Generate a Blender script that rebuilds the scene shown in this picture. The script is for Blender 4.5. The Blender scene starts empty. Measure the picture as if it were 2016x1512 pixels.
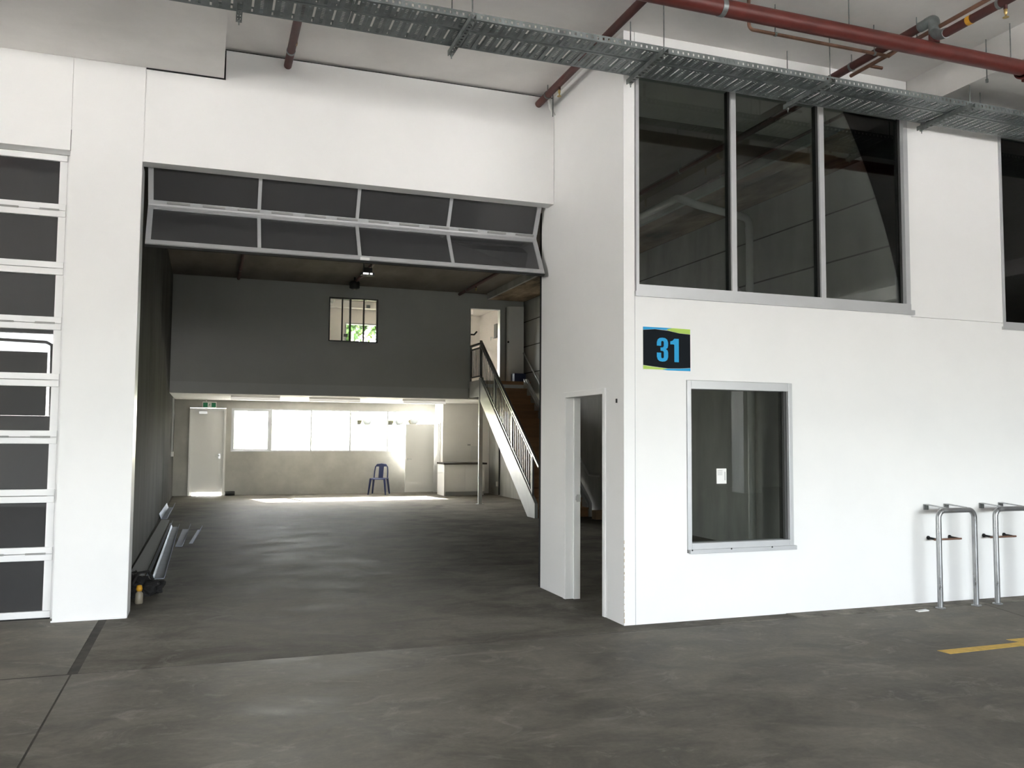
import bpy, bmesh, math, random
from mathutils import Vector, Matrix

S = bpy.context.scene
C = S.collection
random.seed(7)

# ------------------------------------------------------------------ camera
cam_d = bpy.data.cameras.new('camera')
cam = bpy.data.objects.new('camera', cam_d)
C.objects.link(cam)
YAW, PITCH, ROLL = 0.340962, 0.0620808, 0.00667348
fw = Vector((math.sin(YAW) * math.cos(PITCH), math.cos(YAW) * math.cos(PITCH), math.sin(PITCH)))
rt = Vector((math.cos(YAW), -math.sin(YAW), 0))
up = rt.cross(fw)
rt2 = rt * math.cos(ROLL) + up * math.sin(ROLL)
up2 = up * math.cos(ROLL) - rt * math.sin(ROLL)
M4 = Matrix((rt2, up2, -fw)).transposed().to_4x4()
M4.translation = Vector((-3.29724, -6.47558, 1.55))
cam.matrix_world = M4
cam_d.sensor_width = 36
cam_d.lens = 1688.45 / 2016 * 36
cam_d.clip_start = 0.05
cam_d.clip_end = 500
S.camera = cam

# ------------------------------------------------------------------ light
S.view_settings.view_transform = 'Standard'
S.view_settings.look = 'None'
S.view_settings.gamma = 1
S.view_settings.use_curve_mapping = False
S.view_settings.exposure = 2.21
SUN_DIR = Vector((0.24, -1.0, -0.77)).normalized()      # travels towards the camera side, falling
w = bpy.data.worlds.new('sky')
S.world = w
w.use_nodes = True
nt = w.node_tree
nt.nodes.clear()
sky = nt.nodes.new('ShaderNodeTexSky')
sky.sky_type = 'NISHITA'
sky.sun_disc = False
sky.sun_elevation = math.radians(36.8)
sky.sun_rotation = math.atan2(-SUN_DIR.x, -SUN_DIR.y)
sky.air_density = 1.0
sky.dust_density = 2.0
hsv = nt.nodes.new('ShaderNodeHueSaturation')
hsv.inputs['Saturation'].default_value = 0.32
bgn = nt.nodes.new('ShaderNodeBackground')
bgn.inputs['Strength'].default_value = 1.3
wo = nt.nodes.new('ShaderNodeOutputWorld')
nt.links.new(sky.outputs[0], hsv.inputs['Color'])
nt.links.new(hsv.outputs[0], bgn.inputs['Color'])
nt.links.new(bgn.outputs[0], wo.inputs[0])
sd = bpy.data.lights.new('sun', 'SUN')
sd.energy = 24.0
sd.angle = math.radians(0.53)
sd.color = (1.0, 0.975, 0.945)
sun = bpy.data.objects.new('sun', sd)
sun.rotation_euler = SUN_DIR.to_track_quat('-Z', 'Y').to_euler()
sun.location = (0, 30, 25)
C.objects.link(sun)


def portal(name, loc, rot, sx, sy):
    """Sky portal: emits nothing, tells the renderer where daylight enters."""
    d = bpy.data.lights.new(name, 'AREA')
    d.shape = 'RECTANGLE'
    d.size, d.size_y = sx, sy
    d.cycles.is_portal = True
    o = bpy.data.objects.new(name, d)
    o.location = loc
    o.rotation_euler = rot
    C.objects.link(o)


R90 = math.pi / 2
portal('sky_portal', (3.0, -16.9, 2.6), (R90, 0, 0), 13.0, 2.1)          # open strip in the far side
portal('sky_portal', (-17.9, -5.0, 2.5), (0, -R90, 0), 2.4, 7.0)         # open strip in the left end
portal('sky_portal', (-9.6, -14.1, 5.2), (0, 0, 0), 6.6, 5.6)            # added light well
portal('sky_portal', (-0.1, 17.4, 1.7), (-R90, 0, 0), 5.3, 1.2)          # back windows
portal('sky_portal', (1.42, 17.4, 4.1), (-R90, 0, 0), 2.4, 1.1)

# ------------------------------------------------------------------ materials


def mat(name, col, rough=0.6, metal=0.0, noise=0.0, nscale=4.0, bump=0.0, bscale=40.0, stretch=(1, 1, 1), rnoise=0.0, spec=0.5, coat=0.0):
    m = bpy.data.materials.new(name)
    m.use_nodes = True
    n = m.node_tree.nodes
    l = m.node_tree.links
    b = n['Principled BSDF']
    b.inputs['Base Color'].default_value = (*col, 1)
    b.inputs['Roughness'].default_value = rough
    b.inputs['Metallic'].default_value = metal
    b.inputs['Specular IOR Level'].default_value = spec
    b.inputs['Coat Weight'].default_value = coat
    if noise or bump or rnoise:
        tc = n.new('ShaderNodeTexCoord')
        mp = n.new('ShaderNodeMapping')
        mp.inputs['Scale'].default_value = stretch
        l.new(tc.outputs['Object'], mp.inputs['Vector'])
    if noise or rnoise:
        nz = n.new('ShaderNodeTexNoise')
        nz.inputs['Scale'].default_value = nscale
        nz.inputs['Detail'].default_value = 6
        nz.inputs['Roughness'].default_value = 0.62
        l.new(mp.outputs[0], nz.inputs['Vector'])
    if noise:
        rp = n.new('ShaderNodeValToRGB')
        rp.color_ramp.elements[0].position = 0.36
        rp.color_ramp.elements[1].position = 0.64
        rp.color_ramp.elements[0].color = (*[c * (1 - noise) for c in col], 1)
        rp.color_ramp.elements[1].color = (*[min(1, c * (1 + noise)) for c in col], 1)
        l.new(nz.outputs[0], rp.inputs[0])
        l.new(rp.outputs[0], b.inputs['Base Color'])
    if rnoise:
        mr = n.new('ShaderNodeMapRange')
        mr.inputs['From Min'].default_value = 0.3
        mr.inputs['From Max'].default_value = 0.7
        mr.inputs['To Min'].default_value = max(0.02, rough - rnoise)
        mr.inputs['To Max'].default_value = min(1, rough + rnoise)
        l.new(nz.outputs[0], mr.inputs[0])
        l.new(mr.outputs[0], b.inputs['Roughness'])
    if bump:
        n2 = n.new('ShaderNodeTexNoise')
        n2.inputs['Scale'].default_value = bscale
        n2.inputs['Detail'].default_value = 5
        l.new(mp.outputs[0], n2.inputs['Vector'])
        bp = n.new('ShaderNodeBump')
        bp.inputs['Strength'].default_value = bump
        bp.inputs['Distance'].default_value = 0.01
        l.new(n2.outputs[0], bp.inputs['Height'])
        l.new(bp.outputs[0], b.inputs['Normal'])
    return m


def concrete_floor(name, base, dark, light, r0=0.42, r1=0.7, spec=0.18):
    """Steel-trowelled slab: cloudy patches, swirls of trowel marks, pale scuffs."""
    m = bpy.data.materials.new(name)
    m.use_nodes = True
    n = m.node_tree.nodes
    l = m.node_tree.links
    b = n['Principled BSDF']
    tc = n.new('ShaderNodeTexCoord')

    def noise(sc, stretch, detail=6, rough=0.6, dist=0.0):
        mp = n.new('ShaderNodeMapping')
        mp.inputs['Scale'].default_value = stretch
        mp.inputs['Rotation'].default_value = (0, 0, 0.12)
        l.new(tc.outputs['Object'], mp.inputs['Vector'])
        z = n.new('ShaderNodeTexNoise')
        z.inputs['Scale'].default_value = sc
        z.inputs['Detail'].default_value = detail
        z.inputs['Roughness'].default_value = rough
        z.inputs['Distortion'].default_value = dist
        l.new(mp.outputs[0], z.inputs['Vector'])
        return z

    def ramp(src, p0, p1, c0, c1):
        r = n.new('ShaderNodeValToRGB')
        r.color_ramp.elements[0].position = p0
        r.color_ramp.elements[1].position = p1
        r.color_ramp.elements[0].color = (*c0, 1)
        r.color_ramp.elements[1].color = (*c1, 1)
        l.new(src.outputs[0], r.inputs[0])
        return r

    def mix(kind, fac, a, c):
        x = n.new('ShaderNodeMixRGB')
        x.blend_type = kind
        if isinstance(fac, float):
            x.inputs[0].default_value = fac
        else:
            l.new(fac.outputs[0], x.inputs[0])
        for i, v in ((1, a), (2, c)):
            if isinstance(v, tuple):
                x.inputs[i].default_value = (*v, 1)
            else:
                l.new(v.outputs[0], x.inputs[i])
        return x

    big = noise(0.55, (1, 1.2, 1), 5, 0.6, 0.6)
    mid = noise(1.9, (0.8, 1.15, 1), 9, 0.66, 0.7)
    fine = noise(26, (1, 1, 1), 4, 0.7)
    scuff = noise(2.6, (1.0, 1.5, 1), 10, 0.72, 1.2)
    a = ramp(big, 0.42, 0.58, dark, base)
    c = ramp(mid, 0.40, 0.60, tuple(x * 0.55 for x in base), tuple(x * 1.25 for x in base))
    d = mix('MIX', 0.55, a, c)
    e = mix('MULTIPLY', 0.5, d, ramp(fine, 0.38, 0.62, (0.78, 0.78, 0.78), (1.0, 1.0, 1.0)))
    f = mix('MIX', ramp(scuff, 0.555, 0.70, (0, 0, 0), (0.45, 0.45, 0.45)), e, light)
    l.new(f.outputs[0], b.inputs['Base Color'])
    mr = n.new('ShaderNodeMapRange')
    mr.inputs['From Min'].default_value = 0.3
    mr.inputs['From Max'].default_value = 0.7
    mr.inputs['To Min'].default_value = r0
    mr.inputs['To Max'].default_value = r1
    l.new(mid.outputs[0], mr.inputs[0])
    l.new(mr.outputs[0], b.inputs['Roughness'])
    b.inputs['Specular IOR Level'].default_value = spec
    bp = n.new('ShaderNodeBump')
    bp.inputs['Strength'].default_value = 0.025
    bp.inputs['Distance'].default_value = 0.01
    l.new(mid.outputs[0], bp.inputs['Height'])
    l.new(bp.outputs[0], b.inputs['Normal'])
    return m


def glass(name, tint, ior=1.5, gl=(1, 1, 1), film=0.0):
    """Thin window glass: tinted see-through plus clear mirror reflection."""
    m = bpy.data.materials.new(name)
    m.use_nodes = True
    n = m.node_tree.nodes
    l = m.node_tree.links
    n.clear()
    o = n.new('ShaderNodeOutputMaterial')
    t = n.new('ShaderNodeBsdfTransparent')
    t.inputs[0].default_value = (*tint, 1)
    g = n.new('ShaderNodeBsdfGlossy')
    g.inputs['Roughness'].default_value = 0.0
    g.inputs[0].default_value = (*gl, 1)
    f = n.new('ShaderNodeFresnel')
    f.inputs[0].default_value = ior
    x = n.new('ShaderNodeMixShader')
    l.new(f.outputs[0], x.inputs[0])
    src = t
    if film:
        df = n.new('ShaderNodeBsdfDiffuse')
        df.inputs[0].default_value = (film, film, film * 1.03, 1)
        src = n.new('ShaderNodeAddShader')
        l.new(t.outputs[0], src.inputs[0])
        l.new(df.outputs[0], src.inputs[1])
    l.new(src.outputs[0], x.inputs[1])
    l.new(g.outputs[0], x.inputs[2])
    l.new(x.outputs[0], o.inputs[0])
    return m


WHITE = mat('white_paint', (0.86, 0.86, 0.85), 0.5, noise=0.015, nscale=1.2, bump=0.03, bscale=60)
WHITE_MATT = mat('white_ceiling_paint', (0.92, 0.905, 0.87), 0.8, noise=0.03, nscale=0.8)
CEIL = mat('painted_soffit', (0.83, 0.81, 0.785), 0.85, noise=0.07, nscale=0.9, bump=0.15, bscale=3.0)
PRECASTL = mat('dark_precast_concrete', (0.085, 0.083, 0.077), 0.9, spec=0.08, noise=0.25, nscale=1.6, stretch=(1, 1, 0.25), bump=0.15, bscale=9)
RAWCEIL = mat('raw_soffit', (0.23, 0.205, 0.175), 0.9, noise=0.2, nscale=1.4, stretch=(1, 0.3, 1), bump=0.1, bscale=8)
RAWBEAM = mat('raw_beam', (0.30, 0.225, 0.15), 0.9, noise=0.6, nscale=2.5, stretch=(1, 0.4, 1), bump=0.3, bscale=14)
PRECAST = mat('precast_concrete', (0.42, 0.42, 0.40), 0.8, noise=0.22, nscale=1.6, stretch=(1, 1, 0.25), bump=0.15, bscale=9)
BACKCONC = mat('back_wall_concrete', (0.43, 0.42, 0.385), 0.8, noise=0.12, nscale=1.3, bump=0.1, bscale=9)
GREYWALL = mat('grey_painted_wall', (0.52, 0.52, 0.50), 0.7, noise=0.03, nscale=1.0)
GREYBAND = mat('grey_slab_edge', (0.60, 0.60, 0.585), 0.7, noise=0.03, nscale=1.0)
PINKWALL = mat('mezzanine_room_paint', (0.92, 0.85, 0.80), 0.7, noise=0.015)
FLOOR = concrete_floor('trowelled_concrete', (0.195, 0.180, 0.150), (0.088, 0.080, 0.066), (0.33, 0.31, 0.27), 0.48, 0.74, 0.12)
FLOORIN = concrete_floor('unit_concrete', (0.18, 0.167, 0.142), (0.09, 0.083, 0.071), (0.26, 0.247, 0.22), 0.6, 0.85, 0.03)
JOINT = mat('joint_filler', (0.05, 0.045, 0.035), 0.95, noise=0.3, nscale=6)
KERB = mat('dirty_kerb', (0.16, 0.145, 0.12), 0.95, noise=0.45, nscale=5, bump=0.4, bscale=25)
ALU = mat('silver_aluminium', (0.52, 0.53, 0.54), 0.38, metal=0.35, noise=0.02)
ALUWHITE = mat('white_coated_aluminium', (0.83, 0.83, 0.83), 0.35, spec=0.5)
ALUDARK = mat('dark_aluminium', (0.035, 0.035, 0.035), 0.5)
DARKGAP = mat('black_rubber_and_gap_shade', (0.012, 0.012, 0.012), 0.9)  # black for rubber seals and for the shade in narrow gaps
GALV = mat('galvanised_steel', (0.235, 0.26, 0.26), 0.45, metal=0.7, noise=0.2, nscale=9, rnoise=0.1)
GALVTUBE = mat('galvanised_tube', (0.33, 0.335, 0.34), 0.34, metal=0.8, noise=0.10, nscale=14, stretch=(1, 1, 0.4), rnoise=0.12)
GALVDARK = mat('weathered_strut', (0.20, 0.22, 0.215), 0.5, metal=0.6, noise=0.3, nscale=12)
FLASH = mat('bright_metal_flashing', (0.40, 0.44, 0.54), 0.5, metal=0.8, noise=0.05)  # blue of the reflected sky is put into the metal colour
RED = mat('red_pipe_paint', (0.105, 0.019, 0.0145), 0.45, noise=0.18, nscale=5)
REDDARK = mat('dark_red_pipe_paint', (0.075, 0.02, 0.017), 0.55, noise=0.2, nscale=5)
COPPER = mat('tarnished_copper', (0.20, 0.105, 0.07), 0.5, metal=0.4, noise=0.25, nscale=7)
PVC = mat('grey_pvc', (0.78, 0.79, 0.77), 0.45)
WHITEPVC = mat('white_pvc', (0.82, 0.82, 0.80), 0.4)
BRASS = mat('brass', (0.55, 0.40, 0.16), 0.35, metal=0.8)
STEELGREY = mat('grey_painted_steel', (0.52, 0.53, 0.52), 0.45, noise=0.05, nscale=4)
RAILGREY = mat('gunmetal_rail', (0.22, 0.22, 0.22), 0.4, metal=0.3)
BALUSTER = mat('zinc_baluster', (0.34, 0.34, 0.34), 0.35, metal=0.4)
PLY = mat('brown_plywood', (0.30, 0.165, 0.075), 0.65, noise=0.2, nscale=3, stretch=(0.3, 3, 3))
TIMBER = mat('pale_timber', (0.48, 0.36, 0.22), 0.7, noise=0.2, nscale=5, stretch=(0.4, 3, 3))
CARD = mat('brown_cardboard', (0.38, 0.27, 0.165), 0.85, noise=0.1)
BLUEPLASTIC = mat('navy_plastic', (0.018, 0.028, 0.10), 0.4)
BLACK = mat('black_fabric', (0.012, 0.011, 0.011), 0.9, bump=0.5, bscale=60, noise=0.3)
BLACKPLASTIC = mat('black_plastic', (0.02, 0.02, 0.02), 0.5)
YELLOWCAP = mat('yellow_plastic', (0.62, 0.31, 0.02), 0.45)
PALEPLASTIC = mat('cloudy_plastic', (0.26, 0.225, 0.17), 0.4)
LINEYELLOW = mat('yellow_line_paint', (0.62, 0.40, 0.075), 0.7, noise=0.15, nscale=14)
SIGNBLACK = mat('sign_black', (0.014, 0.017, 0.021), 0.8, spec=0.05)
SIGNBLUE = mat('sign_blue', (0.04, 0.38, 0.72), 0.7, spec=0.1)
SIGNGREEN = mat('sign_lime', (0.42, 0.62, 0.08), 0.45)
EXITGREEN = mat('exit_green', (0.0, 0.22, 0.085), 0.45)
PAPER = mat('white_paper', (0.84, 0.84, 0.82), 0.8)
GREYPRINT = mat('grey_print', (0.30, 0.30, 0.29), 0.8)
DIFFUSER = mat('added_glow_diffuser', (0.84, 0.82, 0.77), 0.5)
DIFFUSER.node_tree.nodes['Principled BSDF'].inputs['Emission Color'].default_value = (1.0, 0.97, 0.9, 1)
DIFFUSER.node_tree.nodes['Principled BSDF'].inputs['Emission Strength'].default_value = 0.10  # faint glow added to lift the dark batten fronts
LAMPBODY = mat('white_lamp_body', (0.84, 0.82, 0.77), 0.5)
COUNTERTOP = mat('dark_laminate', (0.05, 0.045, 0.04), 0.4)
DOORWHITE = mat('white_door_paint', (0.84, 0.835, 0.81), 0.45)
CHROME = mat('brushed_steel', (0.6, 0.6, 0.6), 0.3, metal=0.9)
LEAFM = mat('leaves', (0.055, 0.12, 0.02), 0.7, noise=0.5, nscale=1.2)
LEAFM2 = mat('yellow_green_leaves', (0.12, 0.17, 0.025), 0.7, noise=0.4, nscale=1.2)
BARK = mat('pale_gum_bark', (0.42, 0.38, 0.33), 0.9, noise=0.3, nscale=8)
GRASS = mat('dry_grass', (0.28, 0.27, 0.14), 0.95, noise=0.25, nscale=2)
PAVING = mat('pale_paving', (0.50, 0.48, 0.45), 0.9, noise=0.1, nscale=1)
CARPAINT = mat('silver_car_paint', (0.50, 0.50, 0.53), 0.3, metal=0.3)
CARPURPLE = mat('plum_car_paint', (0.20, 0.12, 0.22), 0.3)
CARGLASS = mat('car_glass', (0.05, 0.04, 0.065), 0.4)
TYRE = mat('dusty_tyre', (0.09, 0.085, 0.08), 0.8)
GLASS_TINT = glass('grey_tinted_glass', (0.67, 0.70, 0.685), 1.42)
GLASS_DOOR = glass('dark_tinted_glass', (0.06, 0.06, 0.065), 1.62, film=0.045)
GLASS_CLEAR = glass('clear_glass', (0.95, 0.96, 0.95))

# LED lens: a lamp gives off light
LED = bpy.data.materials.new('lamp_lens')
LED.use_nodes = True
_b = LED.node_tree.nodes['Principled BSDF']
_b.inputs['Base Color'].default_value = (0.9, 0.9, 0.9, 1)
_b.inputs['Emission Color'].default_value = (1, 1, 1, 1)
_b.inputs['Emission Strength'].default_value = 0.35

# ------------------------------------------------------------------ geometry helpers


class MB:
    """Collects shapes; build() links them as one mesh object."""

    def __init__(self):
        self.v = []
        self.f = []
        self.smooth = []

    def add(self, vs, fs, smooth=False):
        o = len(self.v)
        self.v += [tuple(p) for p in vs]
        self.f += [tuple(i + o for i in f) for f in fs]
        self.smooth += [smooth] * len(fs)
        return self

    def box(self, x0, x1, y0, y1, z0, z1):
        vs = [(x, y, z) for x in (x0, x1) for y in (y0, y1) for z in (z0, z1)]
        return self.add(vs, [(0, 1, 3, 2), (4, 6, 7, 5), (0, 4, 5, 1), (2, 3, 7, 6), (0, 2, 6, 4), (1, 5, 7, 3)])

    def hexa(self, p):
        """p: 4 bottom corners (ccw from above) then 4 top corners."""
        return self.add(p, [(3, 2, 1, 0), (4, 5, 6, 7), (0, 1, 5, 4), (1, 2, 6, 5), (2, 3, 7, 6), (3, 0, 4, 7)])

    def bar(self, a, b, w, h, upv=(0, 0, 1)):
        """Rectangular bar from a to b, width w (sideways), height h (along upv)."""
        a, b = Vector(a), Vector(b)
        d = (b - a).normalized()
        s = d.cross(Vector(upv))
        if s.length < 1e-6:
            s = Vector((1, 0, 0))
        s.normalize()
        u = s.cross(d).normalized()
        s *= w / 2
        u *= h / 2
        return self.hexa([a - s - u, a + s - u, b + s - u, b - s - u, a - s + u, a + s + u, b + s + u, b - s + u])

    def prism(self, poly, mapf, t0, t1):
        """Extrude 2D polygon; mapf(u, v, t) gives the point."""
        k = len(poly)
        vs = [mapf(u, v, t0) for u, v in poly] + [mapf(u, v, t1) for u, v in poly]
        fs = [tuple(range(k))[::-1], tuple(range(k, 2 * k))]
        fs += [(i, (i + 1) % k, (i + 1) % k + k, i + k) for i in range(k)]
        return self.add(vs, fs)

    def tube(self, pts, r, n=12, caps=True, smooth=True):
        pts = [Vector(p) for p in pts]
        rs = r if isinstance(r, (list, tuple)) else [r] * len(pts)
        vs, fs = [], []
        prev = None
        for i, p in enumerate(pts):
            if i == 0:
                d = pts[1] - pts[0]
            elif i == len(pts) - 1:
                d = pts[-1] - pts[-2]
            else:
                d = (pts[i + 1] - p).normalized() + (p - pts[i - 1]).normalized()
            d.normalize()
            if prev is None:
                s = d.orthogonal().normalized()
            else:
                s = prev - d * prev.dot(d)
                s.normalize()
            prev = s
            u = d.cross(s)
            for k in range(n):
                a = 2 * math.pi * k / n
                vs.append(p + (s * math.cos(a) + u * math.sin(a)) * rs[i])
        for i in range(len(pts) - 1):
            for k in range(n):
                fs.append((i * n + k, i * n + (k + 1) % n, (i + 1) * n + (k + 1) % n, (i + 1) * n + k))
        self.add(vs, fs, smooth)
        if caps:
            self.add(vs[:n], [tuple(range(n))[::-1]])
            self.add(vs[-n:], [tuple(range(n))])
        return self

    def lathe(self, c, prof, n=20, axis='z'):
        """prof: list of (radius, height)."""
        vs, fs = [], []
        for r, h in prof:
            for k in range(n):
                a = 2 * math.pi * k / n
                x, y = r * math.cos(a), r * math.sin(a)
                p = {'z': (x, y, h), 'y': (x, h, y), 'x': (h, x, y)}[axis]
                vs.append((c[0] + p[0], c[1] + p[1], c[2] + p[2]))
        for i in range(len(prof) - 1):
            for k in range(n):
                fs.append((i * n + k, i * n + (k + 1) % n, (i + 1) * n + (k + 1) % n, (i + 1) * n + k))
        fs.append(tuple(range(n))[::-1])
        fs.append(tuple((len(prof) - 1) * n + k for k in range(n)))
        return self.add(vs, fs, True)

    def quad(self, a, b, c, d):
        return self.add([a, b, c, d], [(0, 1, 2, 3)])

    def build(self, name, m, parent=None, bevel=0.0, kind=None, label=None, local=False):
        me = bpy.data.meshes.new(name)
        off = Vector((0, 0, 0))
        if parent is not None and not local:
            off = Vector(parent['o'])
        me.from_pydata([tuple(Vector(p) - off) for p in self.v], [], self.f)
        me.polygons.foreach_set('use_smooth', self.smooth)
        me.materials.append(m)
        bm = bmesh.new()
        bm.from_mesh(me)
        bmesh.ops.recalc_face_normals(bm, faces=bm.faces)
        bm.to_mesh(me)
        bm.free()
        me.update()
        o = bpy.data.objects.new(name, me)
        C.objects.link(o)
        o['o'] = tuple(off)
        if parent is not None:
            o.parent = parent
        if kind:
            o['kind'] = kind
        if label:
            o['label'] = label
        if bevel:
            b = o.modifiers.new('bevel', 'BEVEL')
            b.width = bevel
            b.segments = 2
            b.limit_method = 'ANGLE'
            b.angle_limit = math.radians(50)
        return o


def arc(c, r, a0, a1, e1, e2, n=6):
    c, e1, e2 = Vector(c), Vector(e1), Vector(e2)
    return [c + (e1 * math.cos(a0 + (a1 - a0) * i / n) + e2 * math.sin(a0 + (a1 - a0) * i / n)) * r for i in range(n + 1)]


def rounded(pts, r, n=5):
    """Polyline with its inner corners rounded to radius r."""
    pts = [Vector(p) for p in pts]
    out = [pts[0]]
    for i in range(1, len(pts) - 1):
        a = (pts[i - 1] - pts[i]).normalized()
        b = (pts[i + 1] - pts[i]).normalized()
        ang = a.angle(b)
        t = r / math.tan(ang / 2)
        p0, p1 = pts[i] + a * t, pts[i] + b * t
        c = pts[i] + (a + b).normalized() * (r / math.sin(ang / 2))
        v0, v1 = p0 - c, p1 - c
        th = v0.angle(v1)
        for k in range(n + 1):
            f = k / n
            out.append(c + v0 * (math.sin((1 - f) * th) / math.sin(th)) + v1 * (math.sin(f * th) / math.sin(th)))
    out.append(pts[-1])
    return out


def tag(o, label, cat, group=None, kind=None):
    o['label'] = label
    if cat:
        o['category'] = cat
    if group:
        o['group'] = group
    if kind:
        o['kind'] = kind
    return o


def thing(name, label, cat, loc=(0, 0, 0), group=None, kind=None, rot=0.0):
    o = bpy.data.objects.new(name, None)
    o.empty_display_size = 0.1
    o.location = loc
    o.rotation_euler = (0, 0, rot)
    o['o'] = tuple(loc)
    C.objects.link(o)
    return tag(o, label, cat, group, kind)


def copy_tree(o, parent=None):
    c = o.copy()
    C.objects.link(c)
    if parent is not None:
        c.parent = parent
    for ch in [x for x in C.objects if x.parent == o]:
        copy_tree(ch, c)
    return c


def holed(mb, u0, u1, z0, z1, holes, mapb):
    """Wall plate in (u, z) with rectangular holes, cut into boxes."""
    us = sorted({u0, u1, *[h[0] for h in holes], *[h[1] for h in holes]})
    zs = sorted({z0, z1, *[h[2] for h in holes], *[h[3] for h in holes]})
    us = [u for u in us if u0 <= u <= u1]
    zs = [z for z in zs if z0 <= z <= z1]
    for a, b in zip(us, us[1:]):
        run = None
        for c, d in zip(zs, zs[1:]):
            inside = any(h[0] <= (a + b) / 2 <= h[1] and h[2] <= (c + d) / 2 <= h[3] for h in holes)
            if not inside:
                run = (run[0], d) if run else (c, d)
            if inside or d == zs[-1]:
                if run:
                    mapb(mb, a, b, run[0], run[1])
                run = None
    return mb


def ywall(y0, y1):
    return lambda mb, a, b, c, d: mb.box(a, b, y0, y1, c, d)


def xwall(x0, x1):
    return lambda mb, a, b, c, d: mb.box(x0, x1, a, b, c, d)


def frame_rect(mb, u0, u1, z0, z1, w, mapb, wb=None, wt=None):
    wb = w if wb is None else wb
    wt = w if wt is None else wt
    mapb(mb, u0, u0 + w, z0, z1)
    mapb(mb, u1 - w, u1, z0, z1)
    mapb(mb, u0 + w, u1 - w, z0, z0 + wb)
    mapb(mb, u0 + w, u1 - w, z1 - wt, z1)
    return mb


def struct(o, label=None):
    o['kind'] = 'structure'
    if label:
        o['label'] = label
    return o


# ------------------------------------------------------------------ floor
YB = 17.1            # inner face of the back wall
fl = struct(MB().box(-18, 28, -17.2, 17.3, -0.12, -0.0015).build('floor', JOINT), 'trowelled grey concrete slab floor with saw cut joints')


def slab(poly, m=None):
    mb = MB()
    mb.prism(poly, lambda u, v, t: (u, v, t), -0.0015, 0.0)
    return mb.build('slab', m or FLOOR, fl)


XJ = -4.082
slab([(-18, -17), (XJ - 0.008, -17), (XJ - 0.008, -0.205), (-18, -0.205)])
slab([(XJ + 0.004, -17), (3.18, -17), (3.50, -0.92), (3.69, -0.21), (XJ + 0.004, -0.198)])
slab([(3.20, -17), (28, -17), (28, -0.21), (3.705, -0.21), (3.515, -0.92)])
slab([(-18, -0.178), (-4.11, -0.178), (-4.11, 17.1), (-18, 17.1)])
slab([(-4.045, -0.184), (0.1, -0.186), (0.1, 17.1), (-4.045, 17.1)], FLOORIN)
slab([(0.1, -0.186), (0.8, -0.192), (0.8, 17.1), (0.1, 17.1)], FLOORIN)
slab([(0.8, -0.16), (28, -0.16), (28, 17.1), (0.8, 17.1)], FLOORIN)
kb = MB()
rr = random.Random(3)
for i in range(40):
    x = 0.8 + i * 0.2
    kb.box(x, x + 0.2, -0.192 - rr.random() * 0.004, -0.16, -0.0015, -0.001 + rr.random() * 0.004)
kb.build('kerb', KERB, fl, label='dirty crumbling joint strip along the wall foot')
MB().box(1.6, 7.0, -0.158, -0.002, 0.0, 0.004).build('dirt_strip', KERB, fl, label='dirty strip along the wall foot')

# ------------------------------------------------------------------ ceilings
ce = MB()
ce.box(-18, 28, -11.2, 1.74, 5.07, 5.30)
ce.box(-18, -13.0, -17.2, -11.2, 5.07, 5.30)
ce.box(-6.2, 28, -17.2, -11.2, 5.07, 5.30)
ce.box(-13.0, -6.2, -17.2, -17.0, 5.07, 5.30)
ce = struct(ce.build('ceiling', CEIL), 'pale painted concrete soffit over the driveway')
MB().box(-5.4, -3.237, -11, 1.552, 4.78, 5.07).build('drop_panel', CEIL, ce)
MB().box(3.1, 5.6, -17, -0.002, 4.76, 5.07).build('drop_panel', CEIL, ce)
MB().box(11.4, 13.8, -17, -0.002, 4.76, 5.07).build('drop_panel', CEIL, ce)
struct(MB().box(-18, 28, 1.74, 17.3, 5.07, 5.30).build('ceiling', RAWCEIL), 'raw concrete soffit inside the unit')
bm_ = MB()
bm_.box(3.15, 4.087, 0.14, 13.45, 4.93, 5.07)
rb = struct(bm_.build('trim_1', RAWBEAM), 'stained concrete drop beam along the right wall')
MB().box(3.09, 3.15, 0.14, 13.4, 4.92, 5.07).build('edge_board', PRECAST, rb)

# ------------------------------------------------------------------ box front (plane y = 0)
LW = (0.60, 1.69, 0.572, 2.056)          # lower window opening
UW = (0.112, 3.085, 2.76, 4.76)          # upper window opening
RW = (4.275, 7.2, 2.70, 4.72)
wf = MB()
holed(wf, 0.004, 3.1, 0.0, 5.068, [LW, UW], ywall(0.02, 0.12))
holed(wf, 3.1, 8.0, 0.0, 4.755, [RW], ywall(0.02, 0.12))
wf.box(8.0, 28, 0.0, 0.12, 0, 5.068)
wf = struct(wf.build('wall_front', WHITE), 'white panel front of the projecting bay')


def front_panel(u0, u1, z0, z1, holes=()):
    return holed(MB(), u0, u1, z0, z1, list(holes), ywall(0.0, 0.02)).build('panel', WHITE, wf)


front_panel(0.0, 0.103, 0.0, 5.068)
front_panel(0.108, 8.0, 0.0, 2.737, [LW])
front_panel(0.108, 3.095, 2.737, 2.757)
front_panel(3.090, 4.275, 2.742, 4.755, [])
front_panel(0.108, 3.095, 4.76, 5.068)
front_panel(4.275, 8.0, 4.72, 4.755)
MB().box(0.1045, 0.1068, -0.002, 0.015, 0.0, 2.76).build('joint_strip', ALU, wf)
rs = MB()
for i in range(14):
    z = 0.02 + i * 0.05
    rs.box(-0.001, 0.001 + 0.004 * rr.random(), -0.001, 0.001, z, z + 0.008 + 0.03 * rr.random())
rs.build('rust_mark', TIMBER, wf, label='brown chipped corner edge')

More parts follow.
